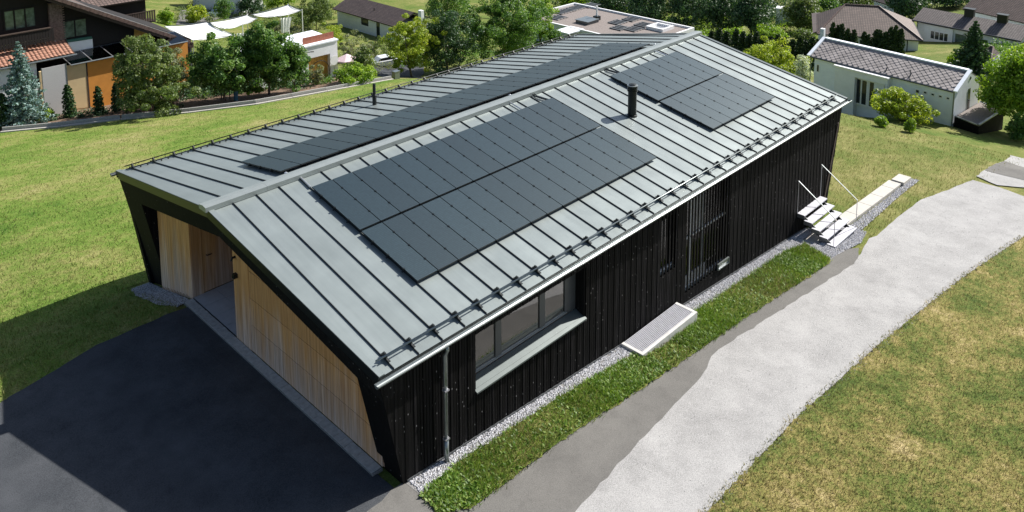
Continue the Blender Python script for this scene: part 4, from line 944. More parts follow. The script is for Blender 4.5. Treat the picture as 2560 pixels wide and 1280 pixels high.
P_ = V3(xw+1.6, (ya+yb_)/2-.5, ze+.9); MB().tube([P_, P_+[0, 0, .5]], .07, 8).build('roof_vent', MT['darkmetal'], mh)

# ---------------- flat-roofed house beyond our roof
ze = float(G(1735, 68, 3.0)[2]); Fp = [onz(*p, ze) for p in ((1437, 6), (1735, 69), (1240, 66))]
x1 = float(Fp[0][0]+Fp[1][0])/2; y1, y0 = float(Fp[0][1]), float(Fp[1][1]); x0 = x1-13.5
ft = empty('flat_roof_house', (x0, y0, ze-6), 'white flat-roofed house with gravelled roof, skylight and absorber mats beyond the ridge', 'house')
w_ = MB(); T_ = .32
w_.box((x0, y0, ze-7), (x1, y0+T_, ze)).box((x0, y1-T_, ze-7), (x1, y1, ze)).box((x0, y0+T_, ze-7), (x0+T_, y1-T_, ze)).box((x1-T_, y0+T_, ze-7), (x1, y1-T_, ze)); w_.build('parapet_wall', MT['plaster'], ft)
MB().box((x0+T_, y0+T_, ze-.6), (x1-T_, y1-T_, ze-.3)).build('flat_roof', MT['mem'], ft)
zf = ze-.3
def rooft(u, v): p = onz(u, v, zf); return float(p[0]), float(p[1])
sx_, sy_2 = rooft(1650, 72); sk = MB()
for a in ((-1.6, -1.6, 1.6, -1.25), (-1.6, 1.25, 1.6, 1.6), (-1.6, -1.249, -1.25, 1.249), (1.25, -1.249, 1.6, 1.249)): sk.box((sx_+a[0], sy_2+a[1], zf), (sx_+a[2], sy_2+a[3], zf+.5))
sko = sk.build('skylight_kerb', MT['white'], ft); MB().box((sx_-1.25, sy_2-1.25, zf+.1), (sx_+1.25, sy_2+1.25, zf+.14)).build('skylight_dome', MT['alu'], sko)
cxx, cyy_ = rooft(1468, 56); MB().box((cxx-1.4, cyy_-1.3, zf), (cxx+1.4, cyy_+1.3, zf+.5)).build('roof_hatch', MT['winframe'], ft); MB().box((cxx-1.5, cyy_-1.4, zf+.5), (cxx+1.5, cyy_+1.4, zf+.56)).build('hatch_lid', MT['gutter'], ft)
sx2, sy2 = rooft(1425, 76); MB().box((sx2-2.2, sy2-1.6, zf), (sx2+1.6, sy2+1.2, zf+.22)).build('glazed_rooflight', MT['plasterg'], ft)
P_ = rooft(1492, 50); pol = MB().tube([(P_[0], P_[1], zf), (P_[0], P_[1], zf+2.4)], .16, 10).build('flue_pipe', MT['white'], ft); MB().box((P_[0]-.45, P_[1]-.45, zf), (P_[0]+.45, P_[1]+.45, zf+.7)).build('flue_base', MT['darkmetal'], ft)
mt = MB().box((-.28, -1.1, 0), (.28, 1.1, .10)).mesh('absorber_mat'); mt.materials.append(MT['winframe'])
mt2 = MB().box((-.3, -1.13, .0), (.3, -1.10, .16)).box((-.3, 1.10, 0), (.3, 1.13, .16)).mesh('mat_clip'); mt2.materials.append(MT['alu'])
def mats(u, v, n, dxx, rz=0):
    a, b = rooft(u, v)
    for k in range(n):
        o = bpy.data.objects.new('absorber_mat', mt); COL.objects.link(o); o.location = (a+dxx[0]*k, b+dxx[1]*k, zf+.04+.004*k); o.rotation_euler = (0, .12, 0); o.parent = ft; o.matrix_parent_inverse = ft.matrix_world.inverted()
        c = bpy.data.objects.new('mat_clip', mt2); COL.objects.link(c); c.location = (0, 0, .02); c.parent = o
        tag(c, kind='stuff')
for a in ((1395, 34, 6, (.72, 0)), (1430, 24, 6, (.72, 0)), (1462, 18, 5, (.72, 0)), (1385, 48, 4, (.72, 0)), (1535, 60, 4, (.72, 0)), (1570, 52, 4, (.72, 0)), (1540, 74, 4, (.72, 0)), (1575, 77, 4, (.72, 0)), (1600, 66, 4, (.72, 0))): mats(*a)
P_ = G(1594, 40); lam = empty('street_lamp', P_, 'small white street lamp behind the flat roof parapet', 'street lamp'); zt_ = topz(P_, 19); MB().tube([P_, (P_[0], P_[1], zt_)], .06, 8).build('pole', MT['gutter'], lam); MB().box((P_[0]-.5, P_[1]-.2, zt_), (P_[0]+.35, P_[1]+.2, zt_+.18)).build('lamp_head', MT['white'], lam)

# ---------------- long white house with slate diamonds (right)
B1 = G(2382, 316); ze = topz(B1, 225)
E0, E1, E2 = onz(2029, 137, ze), onz(2387, 225, ze), onz(2457, 196, ze)
wd = E2-E1; wd[2] = 0; ed = E1-E0; ed /= np.linalg.norm(ed); pd = V3(-ed[1], ed[0], 0); 
if pd @ wd < 0: pd = -pd
wd = pd*float(np.linalg.norm(wd)); E2 = E1+wd
Wd = float(np.linalg.norm(wd))*1.0; mid = (E1+E2)/2; zrg = topz(V3(mid[0], mid[1], ze), 176)
E3 = E0+wd
wh = empty('slate_roof_house', (float(E1[0]), float(E1[1]), float(B1[2])), 'long white rendered house with diamond slate roof beyond the far lawn', 'house')
zb_ = float(B1[2])-1.5
MB().prism([(E1[0], E1[1], zb_), (E1[0], E1[1], ze), (mid[0], mid[1], zrg-.05), (E2[0], E2[1], ze), (E2[0], E2[1], zb_)], E0-E1+ed*.3).build('wall', MT['plasterg'], wh)
M0, M1 = (E0+E3)/2, mid; M0 = V3(M0[0], M0[1], zrg); M1 = V3(M1[0], M1[1], zrg); o_ = -wd/np.linalg.norm(wd); slope = (zrg-ze)/(Wd/2)
F0, F1 = E0+o_*.22-V3(0, 0, slope*.22), E1+o_*.22-V3(0, 0, slope*.22)
rf2 = uvslab('roof', [F0, F1, M1, M0], .1, MT['slate'], wh); G0, G1 = E3-o_*.22-V3(0, 0, slope*.22), E2-o_*.22-V3(0, 0, slope*.22)
uvslab('roof', [G0, G1, M1, M0], .1, MT['slate'], wh)
# slates: diamonds laid up the slope
sv = (M0-F0); Lsl = np.linalg.norm(sv); su_ = sv/Lsl; nn = np.cross(ed, su_); nn = nn if nn[2] > 0 else -nn; Ltot = np.linalg.norm(F1-F0); dsz = .46; DV = []; dme = MB()
c4 = [su_*(-dsz*.52), ed*(dsz*.5), su_*(dsz*.52), -ed*(dsz*.5)]
r = 0; y = .2; cells = []
while y < Lsl-.1:
    x = .25+(dsz/2 if r % 2 else 0)
    while x < Ltot-.2: cells.append((x, y)); x += dsz
    y += dsz*.5; r += 1
top_ = MB()
for j, v in enumerate(c4): pass
base_pts = [c4[0]+nn*.05, c4[1]+nn*.03, c4[2]+nn*.012, c4[3]+nn*.03, c4[0]+nn*.02]
sm = MB().add([c4[0]+nn*.052, c4[1]+nn*.03, c4[2]+nn*.012, c4[3]+nn*.03, c4[0]+nn*.016, c4[1]+nn*.008, c4[3]+nn*.008], [(0, 1, 2, 3), (0, 4, 5, 1), (3, 6, 4, 0)]).mesh('slate'); sm.materials.append(MT['slate'])
cells.sort(key=lambda c: -c[0]); rest = MB()
for k, (x, y) in enumerate(cells):
    p = F0+ed*x+su_*y
    if k < 300:
        o = bpy.data.objects.new('slate', sm); COL.objects.link(o); o.location = Vector(p+nn*random.uniform(0, .01)); o.parent = rf2; o.matrix_parent_inverse = rf2.matrix_world.inverted()
    else:
        p = p+nn*random.uniform(0, .01); rest.add([p+c4[0]+nn*.052, p+c4[1]+nn*.03, p+c4[2]+nn*.012, p+c4[3]+nn*.03, p+c4[0]+nn*.016, p+c4[1]+nn*.008, p+c4[3]+nn*.008], [(0, 1, 2, 3), (0, 4, 5, 1), (3, 6, 4, 0)])
if rest.v: rest.build('slate', MT['slate'], rf2, kind='stuff')
for a, b in ((F0, M0), (F1, M1)): MB().obox(a-ed*(.28 if a is F0 else -.0)+nn*.0, ed*.28, b-a, nn*.12).build('verge_strip', MT['plasterg'], rf2)
MB().obox(M0-o_*.18-V3(0, 0, .02), M1-M0, o_*.36, (0, 0, .10)).build('ridge_strip', MT['plasterg'], rf2)
MB().tube([F0, F1], .07, 8).build('gutter', MT['winframe'], wh)
for p in (E0, E1): MB().tube([p+o_*.08-ed*.0, V3(p[0]+o_[0]*.08, p[1]+o_[1]*.08, zb_)], .05, 8).build('downpipe', MT['gutter'], wh)
A2, B2 = E0+o_*.0, E1
# projecting entrance block
p0 = on_wall(2092, 165, A2, B2); p1 = on_wall(2222, 190, A2, B2); zt_ = topz(p0, 163); off = .55
ent = MB(); q0 = on_wall(2137, 193, A2+o_*off, B2+o_*off); q1 = on_wall(2213, 210, A2+o_*off, B2+o_*off)
a0 = on_wall(2088, 165, A2+o_*off, B2+o_*off); a1 = on_wall(2219, 195, A2+o_*off, B2+o_*off); zt_ = float(a0[2]); zd = float(q0[2])
ent.obox(V3(a0[0], a0[1], zb_), V3(*(q0-a0)[:2], 0), -o_*off*V3(1, 1, 0), (0, 0, zt_-zb_))
ent.obox(V3(q1[0], q1[1], zb_), V3(*(a1-q1)[:2], 0), -o_*off*V3(1, 1, 0), (0, 0, zt_-zb_))
ent.obox(V3(q0[0], q0[1], zd), V3(*(q1-q0)[:2], 0), -o_*off*V3(1, 1, 0), (0, 0, zt_-zd)); ent.build('entrance_block', MT['plaster'], wh)
MB().obox(V3(a0[0], a0[1], zt_)+o_*.1-ed*.1, V3(*(a1-a0)[:2], 0)+ed*.2, -o_*(off+.1), (0, 0, .1)).build('entrance_roof', MT['white'], wh)
oo = A2+o_*.12, B2+o_*.12
for (u0, v0, u1, v1, m_) in ((2138, 192, 2168, 262, 1), (2172, 200, 2186, 262, 0)):
    w_ = wwin(wh, oo[0], oo[1], u0, v0, u1, v1, frame='plaster', glass='dpane', fw=.12, mull=m_, z1=zb_+1.2)
MB().obox(on_wall(2187, 205, *oo)+V3(0, 0, zb_+.5-on_wall(2187, 205, *oo)[2]), V3(*(on_wall(2212, 212, *oo)-on_wall(2187, 205, *oo))[:2], 0), o_*.04, (0, 0, zd-zb_-.5)).build('entrance_door', MT['plasterg'], wh)
wwin(wh, A2, B2, 2041, 159, 2049, 182, frame='white', glass='dpane', fw=.08)
wwin(wh, A2, B2, 2288, 221, 2300, 236, frame='white', glass='dpane', fw=.08)
for u in (2307, 2326, 2345, 2364): 
    v = 225+(u-2307)*.252; wwin(wh, A2, B2, u, v, u+12, v+13, frame='white', glass='dpane', fw=.09)
gn = mid-V3(0, 0, 0)
MB().obox(on_wall(2421, 222, E1, E2)+ed*.0+V3(0, 0, -2.0), V3(*(on_wall(2426, 220, E1, E2)-on_wall(2421, 222, E1, E2))[:2], 0), ed*.03, (0, 0, 2.0)).build('narrow_window', MT['dpane'], wh)
p = on_wall(2426, 195, E1, E2); MB().tube([p-ed*.05, p+ed*.03], .12, 12).build('round_vent', MT['darkmetal'], wh)
for (u, v) in ((2224, 185), (2282, 198)):
    t = (u-2029)/358.; p = F0+(F1-F0)*t+su_*.35+nn*.05; MB().tube([p, p+su_*.35+nn*.12, p+su_*.35+nn*.45], .05, 8).build('roof_hook', MT['winframe'], rf2)
# dark carport box with flat gravel roof beside its gable
c0 = E1+ed*.02; zc_ = topz(V3(E1[0], E1[1], ze), 292)
K0, K1, K2 = onz(2386, 292, zc_), onz(2447, 316, zc_), onz(2510, 276, zc_); K3 = K0+(K2-K1)
cp = empty('carport', (float(K1[0]), float(K1[1]), float(h(K1[0], K1[1]))), 'low black shed with flat dark gravel roof against the white house gable', 'shed')
mb = MB().prism([K0, K1, K2, K3], (0, 0, -3.2)); mb.build('wall', MT['black'], cp)
cc = (K0+K1+K2+K3)/4; ins = [cc+(q-cc)*.95 for q in (K0, K1, K2, K3)]
MB().prism([q+V3(0, 0, .03) for q in ins], (0, 0, -.02)).build('flat_roof', MT['mem'], cp)
for a, b in ((K0, K1), (K1, K2), (K2, K3)): MB().obox(a+V3(0, 0, .002), b-a, (cc-(a+b)/2)/np.linalg.norm(cc-(a+b)/2)*.16, (0, 0, .07)).build('roof_edge', MT['gutter'], cp)

# ---------------- brown hip-roofed house
def hip(name, label, A, B, C, R0u, R1u, Hw, tm, wall, Dpt=None, rz=None):
    a = G(A[0], A[1], Hw); ze = float(a[2]); a, b, c = onz(*A, ze), onz(*B, ze), onz(*C, ze); w = c-b; d = a+w
    e_ = empty(name, (float(a[0]), float(a[1]), float(h(a[0], a[1]))), label, 'house')
    zr2 = ze+np.linalg.norm(w)*.26; r0, r1 = onz(*R0u, zr2), onz(*R1u, zr2)
    m0 = (a+d)/2; L = b-a; LL = np.linalg.norm(L); u = L/LL; t0, t1 = max(.5, float((r0-m0) @ u)), float((r1-m0) @ u)
    t0 = min(t0, LL*.5); t1 = min(max(t1, t0+.5), LL-.5); r0, r1 = V3(*(m0+u*t0)[:2], zr2), V3(*(m0+u*t1)[:2], zr2)
    for q in ([a, b, r1, r0], [c, d, r0, r1], [b, c, r1], [d, a, r0]): uvslab('roof', q, .15, tm, e_)
    cc = (a+b+c+d)/4; ins = [cc+(q-cc)*.93 for q in (a, b, c, d)]
    MB().prism([q-V3(0, 0, .2) for q in ins], (0, 0, -Hw-2)).build('wall', MT[wall], e_)
    for p, q in ((a, r0), (b, r1), (r0, r1)): MB().tube([p+V3(0, 0, .05), q+V3(0, 0, .05)], .1, 6).build('hip_tiles', MT['brn'], e_)
    for p, q in ((a, b), (b, c)): MB().tube([p, q], .07, 6).build('gutter', MT['winframe'], e_)
    return e_, ze, a, b, c, d
e_, ze, a, b, c, d = hip('hip_roof_house', 'white house with brown hipped tile roof behind the thuja hedge', (2042, 85), (2307, 102), (2281, 50), (2119, 24), (2205, 27), 2.9, MT['tbrown'], 'plaster')
P_ = V3(*((a+b)/2)[:2], ze); MB().tube([b*.86+a*.14-V3(0, 0, 0), V3(*(b*.86+a*.14)[:2], ze-3.5)], .07, 8).build('downpipe', MT['darkmetal'], e_)
pv_ = a*.8+b*.2; 
MB().box((a[0]-.6, a[1]-1.2, ze-1), (a[0]-.1, a[1]-.7, ze+1.0)).build('chimney', MT['plasterg'], e_)
# ribbed-metal lower wing on its left
w0, w1 = onz(2030, 80, ze), onz(2029, 32, ze); wing = uvslab('wing_roof', [onz(2032, 82, ze-.1), onz(2100, 60, ze+.6), onz(2118, 26, ze+.9), onz(2029, 33, ze-.1)], .12, MT['tdark'], e_)
# ---------------- long brown-roofed white house
a = G(2280, 49, 3.1); ze = float(a[2]); E0_, E1_ = onz(2280, 50, ze), onz(2552, 103, ze); u = (E1_-E0_)/np.linalg.norm(E1_-E0_); w = V3(-u[1], u[0], 0); w = w if w[0] > 0 else -w
L = float(np.linalg.norm(E1_-E0_)); W_ = 6.4; zr2 = ze+W_/2*.42
lh = empty('long_roof_house', (float(E0_[0]), float(E0_[1]), float(h(E0_[0], E0_[1]))), 'long white bungalow with grey-brown tiled roof and bay window, upper right', 'house')
m0, m1 = E0_+w*W_/2, E1_+w*W_/2; m0, m1 = V3(m0[0], m0[1], zr2), V3(m1[0], m1[1], zr2)
uvslab('roof', [E0_, E1_, m1, m0], .18, MT['tbrown2'], lh); uvslab('roof', [E0_+w*W_, E1_+w*W_, m1, m0], .18, MT['tbrown2'], lh)
i0, i1 = E0_+w*.6+u*.5, E1_+w*.6-u*.6
MB().prism([V3(*i1[:2], ze-6), V3(*i1[:2], ze+.1), V3(*(m1-u*.6)[:2], zr2-.25), V3(*(E1_+w*(W_-.6)-u*.6)[:2], ze+.1), V3(*(E1_+w*(W_-.6)-u*.6)[:2], ze-6)], i0-i1).build('wall', MT['plaster'], lh)
MB().tube([E0_, E1_], .08, 8).build('gutter', MT['winframe'], lh)
bw0, bw1 = on_wall(2311, 62, E0_+w*.25, E1_+w*.25), on_wall(2382, 80, E0_+w*.25, E1_+w*.25)
MB().obox(V3(*bw0[:2], ze-6), V3(*(bw1-bw0)[:2], 0), w*.4, (0, 0, 5.75)).build('bay_wall', MT['plaster'], lh)
wwin(lh, bw0, bw1, 2326, 75, 2370, 106, frame='white', glass='dpane', fw=.1, mull=3)
MB().tube([i0+V3(0, 0, -.1), V3(*i0[:2], ze-6)], .06, 6).build('downpipe', MT['winframe'], lh)
wwin(lh, i0, i1, 2449, 96, 2470, 114, frame='white', glass='dpane', fw=.05)
wwin(lh, i0, i1, 2389, 84, 2420, 118, frame='darkwood', glass='cpane', fw=.05)
for t in (.45, .75): p = m0*(1-t)+m1*t; MB().box((p[0]-.35, p[1]-.6, zr2-.4), (p[0]+.35, p[1]+.6, zr2+.9)).box((p[0]-.5, p[1]-.7, zr2+.92), (p[0]+.5, p[1]+.7, zr2+1.02)).build('chimney', MT['darkmetal'], lh)
# small annex roof at its lower right
hip('small_outbuilding', 'little outbuilding with dark hipped roof beside the dark spruce', (2450, 138), (2478, 150), (2502, 134), (2465, 124), (2472, 126), 2.0, MT['tdark'], 'plasterg')
# ---------------- roofs at the top edge
def gab(name, label, A, B, Hw, W_, rise, tm, wall='plaster', right=True):
    a = G(A[0], A[1], Hw); ze = float(a[2]); a, b = onz(*A, ze), onz(*B, ze); u = (b-a)/np.linalg.norm(b-a); w = V3(-u[1], u[0], 0)
    if w @ FW < 0: w = -w
    e_ = empty(name, (float(a[0]), float(a[1]), float(h(a[0], a[1]))), label, 'house'); m0, m1 = a+w*W_/2+V3(0, 0, rise), b+w*W_/2+V3(0, 0, rise)
    uvslab('roof', [a, b, m1, m0], .18, tm, e_); uvslab('roof', [a+w*W_, b+w*W_, m1, m0], .18, tm, e_)
    i0, i1 = a+w*.5+u*.5, b+w*.5-u*.5
    MB().prism([V3(*i1[:2], ze-5), V3(*i1[:2], ze+.05), V3(*(m1-u*.5)[:2], ze+rise-.3), V3(*(b+w*(W_-.5)-u*.5)[:2], ze+.05), V3(*(b+w*(W_-.5)-u*.5)[:2], ze-5)], i0-i1).build('wall', MT[wall], e_)
    return e_, i0, i1
e_, i0, i1 = gab('grey_roof_house', 'white house with grey roof cut by the top edge, right of centre', (2175, -2), (2235, 16), 3, 7, 2.0, MT['tdark'])
e_, i0, i1 = gab('corner_roof_house', 'brown-roofed house in the extreme upper right corner', (2405, 22), (2600, 66), 3, 9, 2.6, MT['tbrown'], 'plasterg')
e_, i0, i1 = gab('tall_white_house', 'pale wall with dark roof behind the drive, cut by the top edge at left', (470, -30), (600, -16), 3.5, 7, 2.2, MT['tdark'])
P0 = G(1938, 62); u0 = V3(.35, -.94, 0); zt_ = topz(P0, 20)
sh = empty('white_garage', P0, 'small white outbuilding with a round dark opening among the dark trees', 'outbuilding')
L = 60/(FPX/dep(P0))*1.25; MB().obox(V3(*P0[:2], P0[2]-.5), u0*L, (1.8, .7, 0), (0, 0, zt_-P0[2]+.5)).build('wall', MT['plaster'], sh)
c = P0+u0*L*.55+V3(0, 0, (zt_-P0[2])*.55)-V3(.12, .05, 0); MB().tube([c, c+V3(.15, .05, 0)], .5, 16).build('round_window', MT['darkmetal'], sh)
# drive, fence-white strip behind trees, parked cars
def car(label, P, rz, paint, group='cars parked behind the gardens'):
    c = empty('parked_car', P, label, 'car', group, rz); inv = []
    prof = [(-2.1, .35), (-2.15, .75), (-1.9, .95), (-1.25, 1.0), (-.75, 1.42), (.65, 1.46), (1.45, 1.02), (2.0, .9), (2.12, .6), (2.08, .32)]
    R = Matrix.Rotation(rz, 4, 'Z'); Tm = Matrix.Translation(Vector([float(q) for q in P])) @ R
    def tr(mb): mb.v = [tuple(Tm @ Vector(v)) for v in mb.v]; return mb
    body = [(-2.1, .3), (-2.15, .75), (-1.95, .95), (-1.3, 1.0), (1.4, .98), (2.0, .85), (2.12, .6), (2.08, .3)]
    tr(MB().prism([(x, -.86, z) for x, z in body], (0, 1.72, 0))).build('body', MT[paint], c, bevel=.08)
    cab = [(-1.35, 1.0), (-.8, 1.42), (.55, 1.46), (1.35, .99)]
    ins_ = [(-1.2, 1.02), (-.75, 1.37), (.5, 1.40), (1.2, 1.01)]
    tr(MB().prism([(x, -.72, z) for x, z in cab], (0, 1.44, 0))).build('cabin', MT[paint], c, bevel=.06)
    for s_ in (-.735, .72): tr(MB().prism([(x, s_, z) for x, z in ins_], (0, .015, 0))).build('side_window', MT['dpane'], c)
    tr(MB().add([(1.37, -.62, 1.0), (1.37, .62, 1.0), (.60, .6, 1.44), (.60, -.6, 1.44)], [(0, 1, 2, 3)])).build('windscreen', MT['dpane'], c)
    for x in (-1.35, 1.3):
        for y in (-.88, .70): 
            w = tr(MB().tube([(x, y, .32), (x, y+.18, .32)], .32, 16)).build('wheel', MT['tyre'], c); tr(MB().tube([(x, y-.01 if y < 0 else y+.18, .32), (x, (y-.012) if y < 0 else y+.195, .32)], .19, 12)).build('rim', MT['alu'], w)
    for y in (-.6, .6): tr(MB().box((2.05, y-.15, .62), (2.14, y+.15, .74))).build('headlight', MT['alu'], c)
    return c
P_ = G(960, 168); car('white car parked in shade beside the bright yellow-green tree', P_+V3(.3, .3, 0), R_(-12), 'car')
P_ = G(548, 40); car('blue-grey car parked on the drive at the top left', P_, R_(20), 'blueish')
dr0 = [G(u, v)[:2] for u, v in ((440, 62), (500, 62), (560, 44), (640, 46), (640, 26), (520, 24), (452, 26))]
sheet('drive', [tuple(p) for p in dr0], .05, MT['strip'])
yd = [G(u, v)[:2] for u, v in ((930, 190), (1060, 185), (1060, 150), (900, 150))]
sheet('yard', [tuple(p) for p in yd], .05, MT['asph'])
# kerb along the garden: low double edging of stone lengths
for i in range(len(K)-1):
    a, b = K[i], K[i+1]; n = max(1, int(np.linalg.norm(b-a)/2.4)); d_ = (b-a)/n
    for j in range(n):
        p, q = a+d_*j, a+d_*(j+1); f_ = d_/np.linalg.norm(d_)*.02; sd = np.cross(d_, [0, 0, 1]); sd = -sd/np.linalg.norm(sd)
        if i == 0 and j == 0: kr = empty('garden_kerb', a, 'long low stone kerb between the left lawn and the gardens', 'kerb')
        MB().obox(p+f_-V3(0, 0, .3), d_-2*f_, sd*.16, (0, 0, .36+random.uniform(-.01, .01))).build('kerb_stone', MT['slab'], kr)
        MB().obox(p+f_+sd*.30-V3(0, 0, .3), d_-2*f_, sd*.08, (0, 0, .55+random.uniform(-.01, .01))).build('kerb_stone', MT['kerb'], kr)

# ================================================================== vegetation
LF = dict(
    olive=m_leaf('olive_leaves', [(0.065, 0.109, 0.026), (0.123, 0.181, 0.051), (0.246, 0.290, 0.116)]),
    green=m_leaf('green_leaves', [(0.043, 0.109, 0.020), (0.094, 0.196, 0.041), (0.217, 0.319, 0.087)]),
    bright=m_leaf('yellow_green_leaves', [(0.131, 0.203, 0.017), (0.275, 0.362, 0.032), (0.551, 0.580, 0.087)]),
    lime=m_leaf('lime_leaves', [(0.087, 0.174, 0.014), (0.203, 0.334, 0.029), (0.377, 0.493, 0.058)]),
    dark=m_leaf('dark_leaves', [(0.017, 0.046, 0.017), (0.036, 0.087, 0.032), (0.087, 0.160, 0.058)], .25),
    grey=m_leaf('grey_green_leaves', [(0.131, 0.160, 0.087), (0.217, 0.246, 0.145), (0.406, 0.420, 0.261)]),
    blue=m_leaf('blue_needles', [(0.087, 0.160, 0.145), (0.174, 0.275, 0.261), (0.348, 0.464, 0.435)], .15),
    thuja=m_leaf('thuja_scales', [(.014, .036, .010), (.030, .065, .016), (.06, .10, .03)], .15),
    flower=m_leaf('white_blossom', [(.20, .28, .15), (.55, .60, .50), (.85, .85, .82)], .3))
def leafcloud(centers, radii, n_each, size, up=.25, flat=.75):
    """leaf quads on the shells of many small clumps"""
    Vs = []; 
    c = np.repeat(np.array(centers, float), n_each, 0); r = np.repeat(np.array(radii, float), n_each)
    n = len(c); d = RNG.normal(size=(n, 3)); d /= np.linalg.norm(d, axis=1)[:, None]
    rr = r*(.55+.55*RNG.random(n)**.5); p = c+d*rr[:, None]*[1, 1, flat]
    nrm = d*.8+RNG.normal(size=(n, 3))*.5+[0, 0, up]; nrm /= np.linalg.norm(nrm, axis=1)[:, None]
    t = np.cross(nrm, RNG.normal(size=(n, 3))); t /= np.linalg.norm(t, axis=1)[:, None]; b = np.cross(nrm, t)
    s = (size*(.6+.8*RNG.random(n)))[:, None]
    V = np.stack([p-t*s*.5, p+b*s*.33, p+t*s*.5, p-b*s*.33], 1)
    rv = np.clip(.5+.22*RNG.normal(size=n)+.12*np.repeat(RNG.normal(size=len(centers)), n_each), 0, 1)
    return V.reshape(-1, 3), rv
def clumps(rad, hgt, z0, n, cr, seed, top=1.0):
    """clump centres inside an uneven egg-shaped crown"""
    g = np.random.default_rng(seed); out = []; rr = []
    ph = g.random(4)*6.28
    while len(out) < n:
        d = g.normal(size=3); d /= np.linalg.norm(d); q = (.35+.65*g.random())**.6
        a = math.atan2(d[1], d[0]); irr = 1+.2*math.sin(2*a+ph[0])+.16*math.sin(3*a+ph[1])+.18*math.sin(5*d[2]+ph[2])+.15*g.normal()
        x = d*q*irr; z = (x[2]*.5+.5); w = 1.0 if z < .5 else 1-(z-.5)*.5*top
        out.append((x[0]*rad*w, x[1]*rad*w, z0+z*hgt)); rr.append(cr*(.6+.7*g.random()))
    return out, rr
def tree(name, label, base, H, rad, leaf, cat='tree', lsize=.16, n=60, each=110, cr=None, z0=None, seed=1, group=None, trunk=True, stems=1, top=1.0, up=.25):
    base = np.array(base, float); e = empty(name, base, label, cat, group)
    z0 = H*.25 if z0 is None else z0; cr = (rad*.30 if cr is None else cr)*.8; n = int(n*1.25)
    cs, rr = clumps(max(.05, rad-cr*.6), H-z0-cr*.7, z0+cr*.3, n, cr, seed, top)
    V, rv = leafcloud(cs, rr, each, lsize, up)
    link('crown' if trunk else 'foliage', polymesh('crown', V+base, 4, rv), LF[leaf], e)
    if trunk:
        g = np.random.default_rng(seed+99); mb = MB(); tr = max(.05, H*.018)
        for s in range(stems):
            o = V3(0, 0, 0)+(V3(g.normal()*.25, g.normal()*.25, 0) if stems > 1 else 0)
            t_ = V3(g.normal()*.12*rad, g.normal()*.12*rad, z0+(H-z0)*.62)
            mid = o*.6+t_*.45+V3(g.normal()*.06*rad, g.normal()*.06*rad, 0); mb.tube([base+o-V3(0, 0, .2), base+mid, base+t_], tr if stems == 1 else tr*.55, 7, tr*.3)
            for k in g.choice(len(cs), min(len(cs), 9), replace=False):
                c = np.array(cs[k]); f = .35+.5*g.random(); st = mid*(1-f)+t_*f if f > .5 else o*(1-f)+mid*f+V3(0, 0, .0)
                if st[2] > c[2]: st = mid
                mb.tube([base+st, base+(st+c)/2+V3(0, 0, .05*H*.3), base+c], tr*.35, 5, tr*.12)
        mb.build('trunk', MT['bark'], e, smooth=True)
    return e
def pt(name, label, ub, vb, vtop, uw, leaf, **k):
    """tree by its picture: foot, top row and width in pixels"""
    P = G(ub, vb); H = topz(P, vtop)-P[2]; s = FPX/dep(P); return tree(name, label, P, H, uw/2/s, leaf, **k)
def spruce(name, label, P, H, rad, leaf, seed=3, each=70, tiers=22, lsize=.16):
    P = np.array(P, float); e = empty(name, P, label, 'tree'); g = np.random.default_rng(seed); cs = []; rr = []; mb = MB()
    for k in range(tiers):
        f = k/(tiers-1); z = H*(.06+.92*f); r = rad*(1-f)**.85*(1+.1*g.normal())+.04; m = max(3, int(10*(1-f)+3)); a0 = g.random()*6
        for j in range(m):
            a = a0+6.283*j/m+g.normal()*.15; L = r*(.8+.35*g.random())
            for q in (.35, .62, .88, 1.05):
                cs.append((math.cos(a)*L*q, math.sin(a)*L*q, z-.16*L*q+.05*q*q*L)); rr.append(max(.07, .17*r*(1.25-q*.6)+.05))
            if j % 2 == 0: mb.tube([P+V3(0, 0, z), P+V3(math.cos(a)*L*.9, math.sin(a)*L*.9, z-.13*L)], .02+.01*(1-f), 4, .008)
    V, rv = leafcloud(cs, rr, max(4, int(each/8)), lsize, .1, .45); link('crown', polymesh('crown', V+P, 4, rv), LF[leaf], e)
    mb.tube([P-V3(0, 0, .2), P+V3(0, 0, H*.97)], H*.016+.02, 8, .015).build('trunk', MT['bark'], e)
    return e
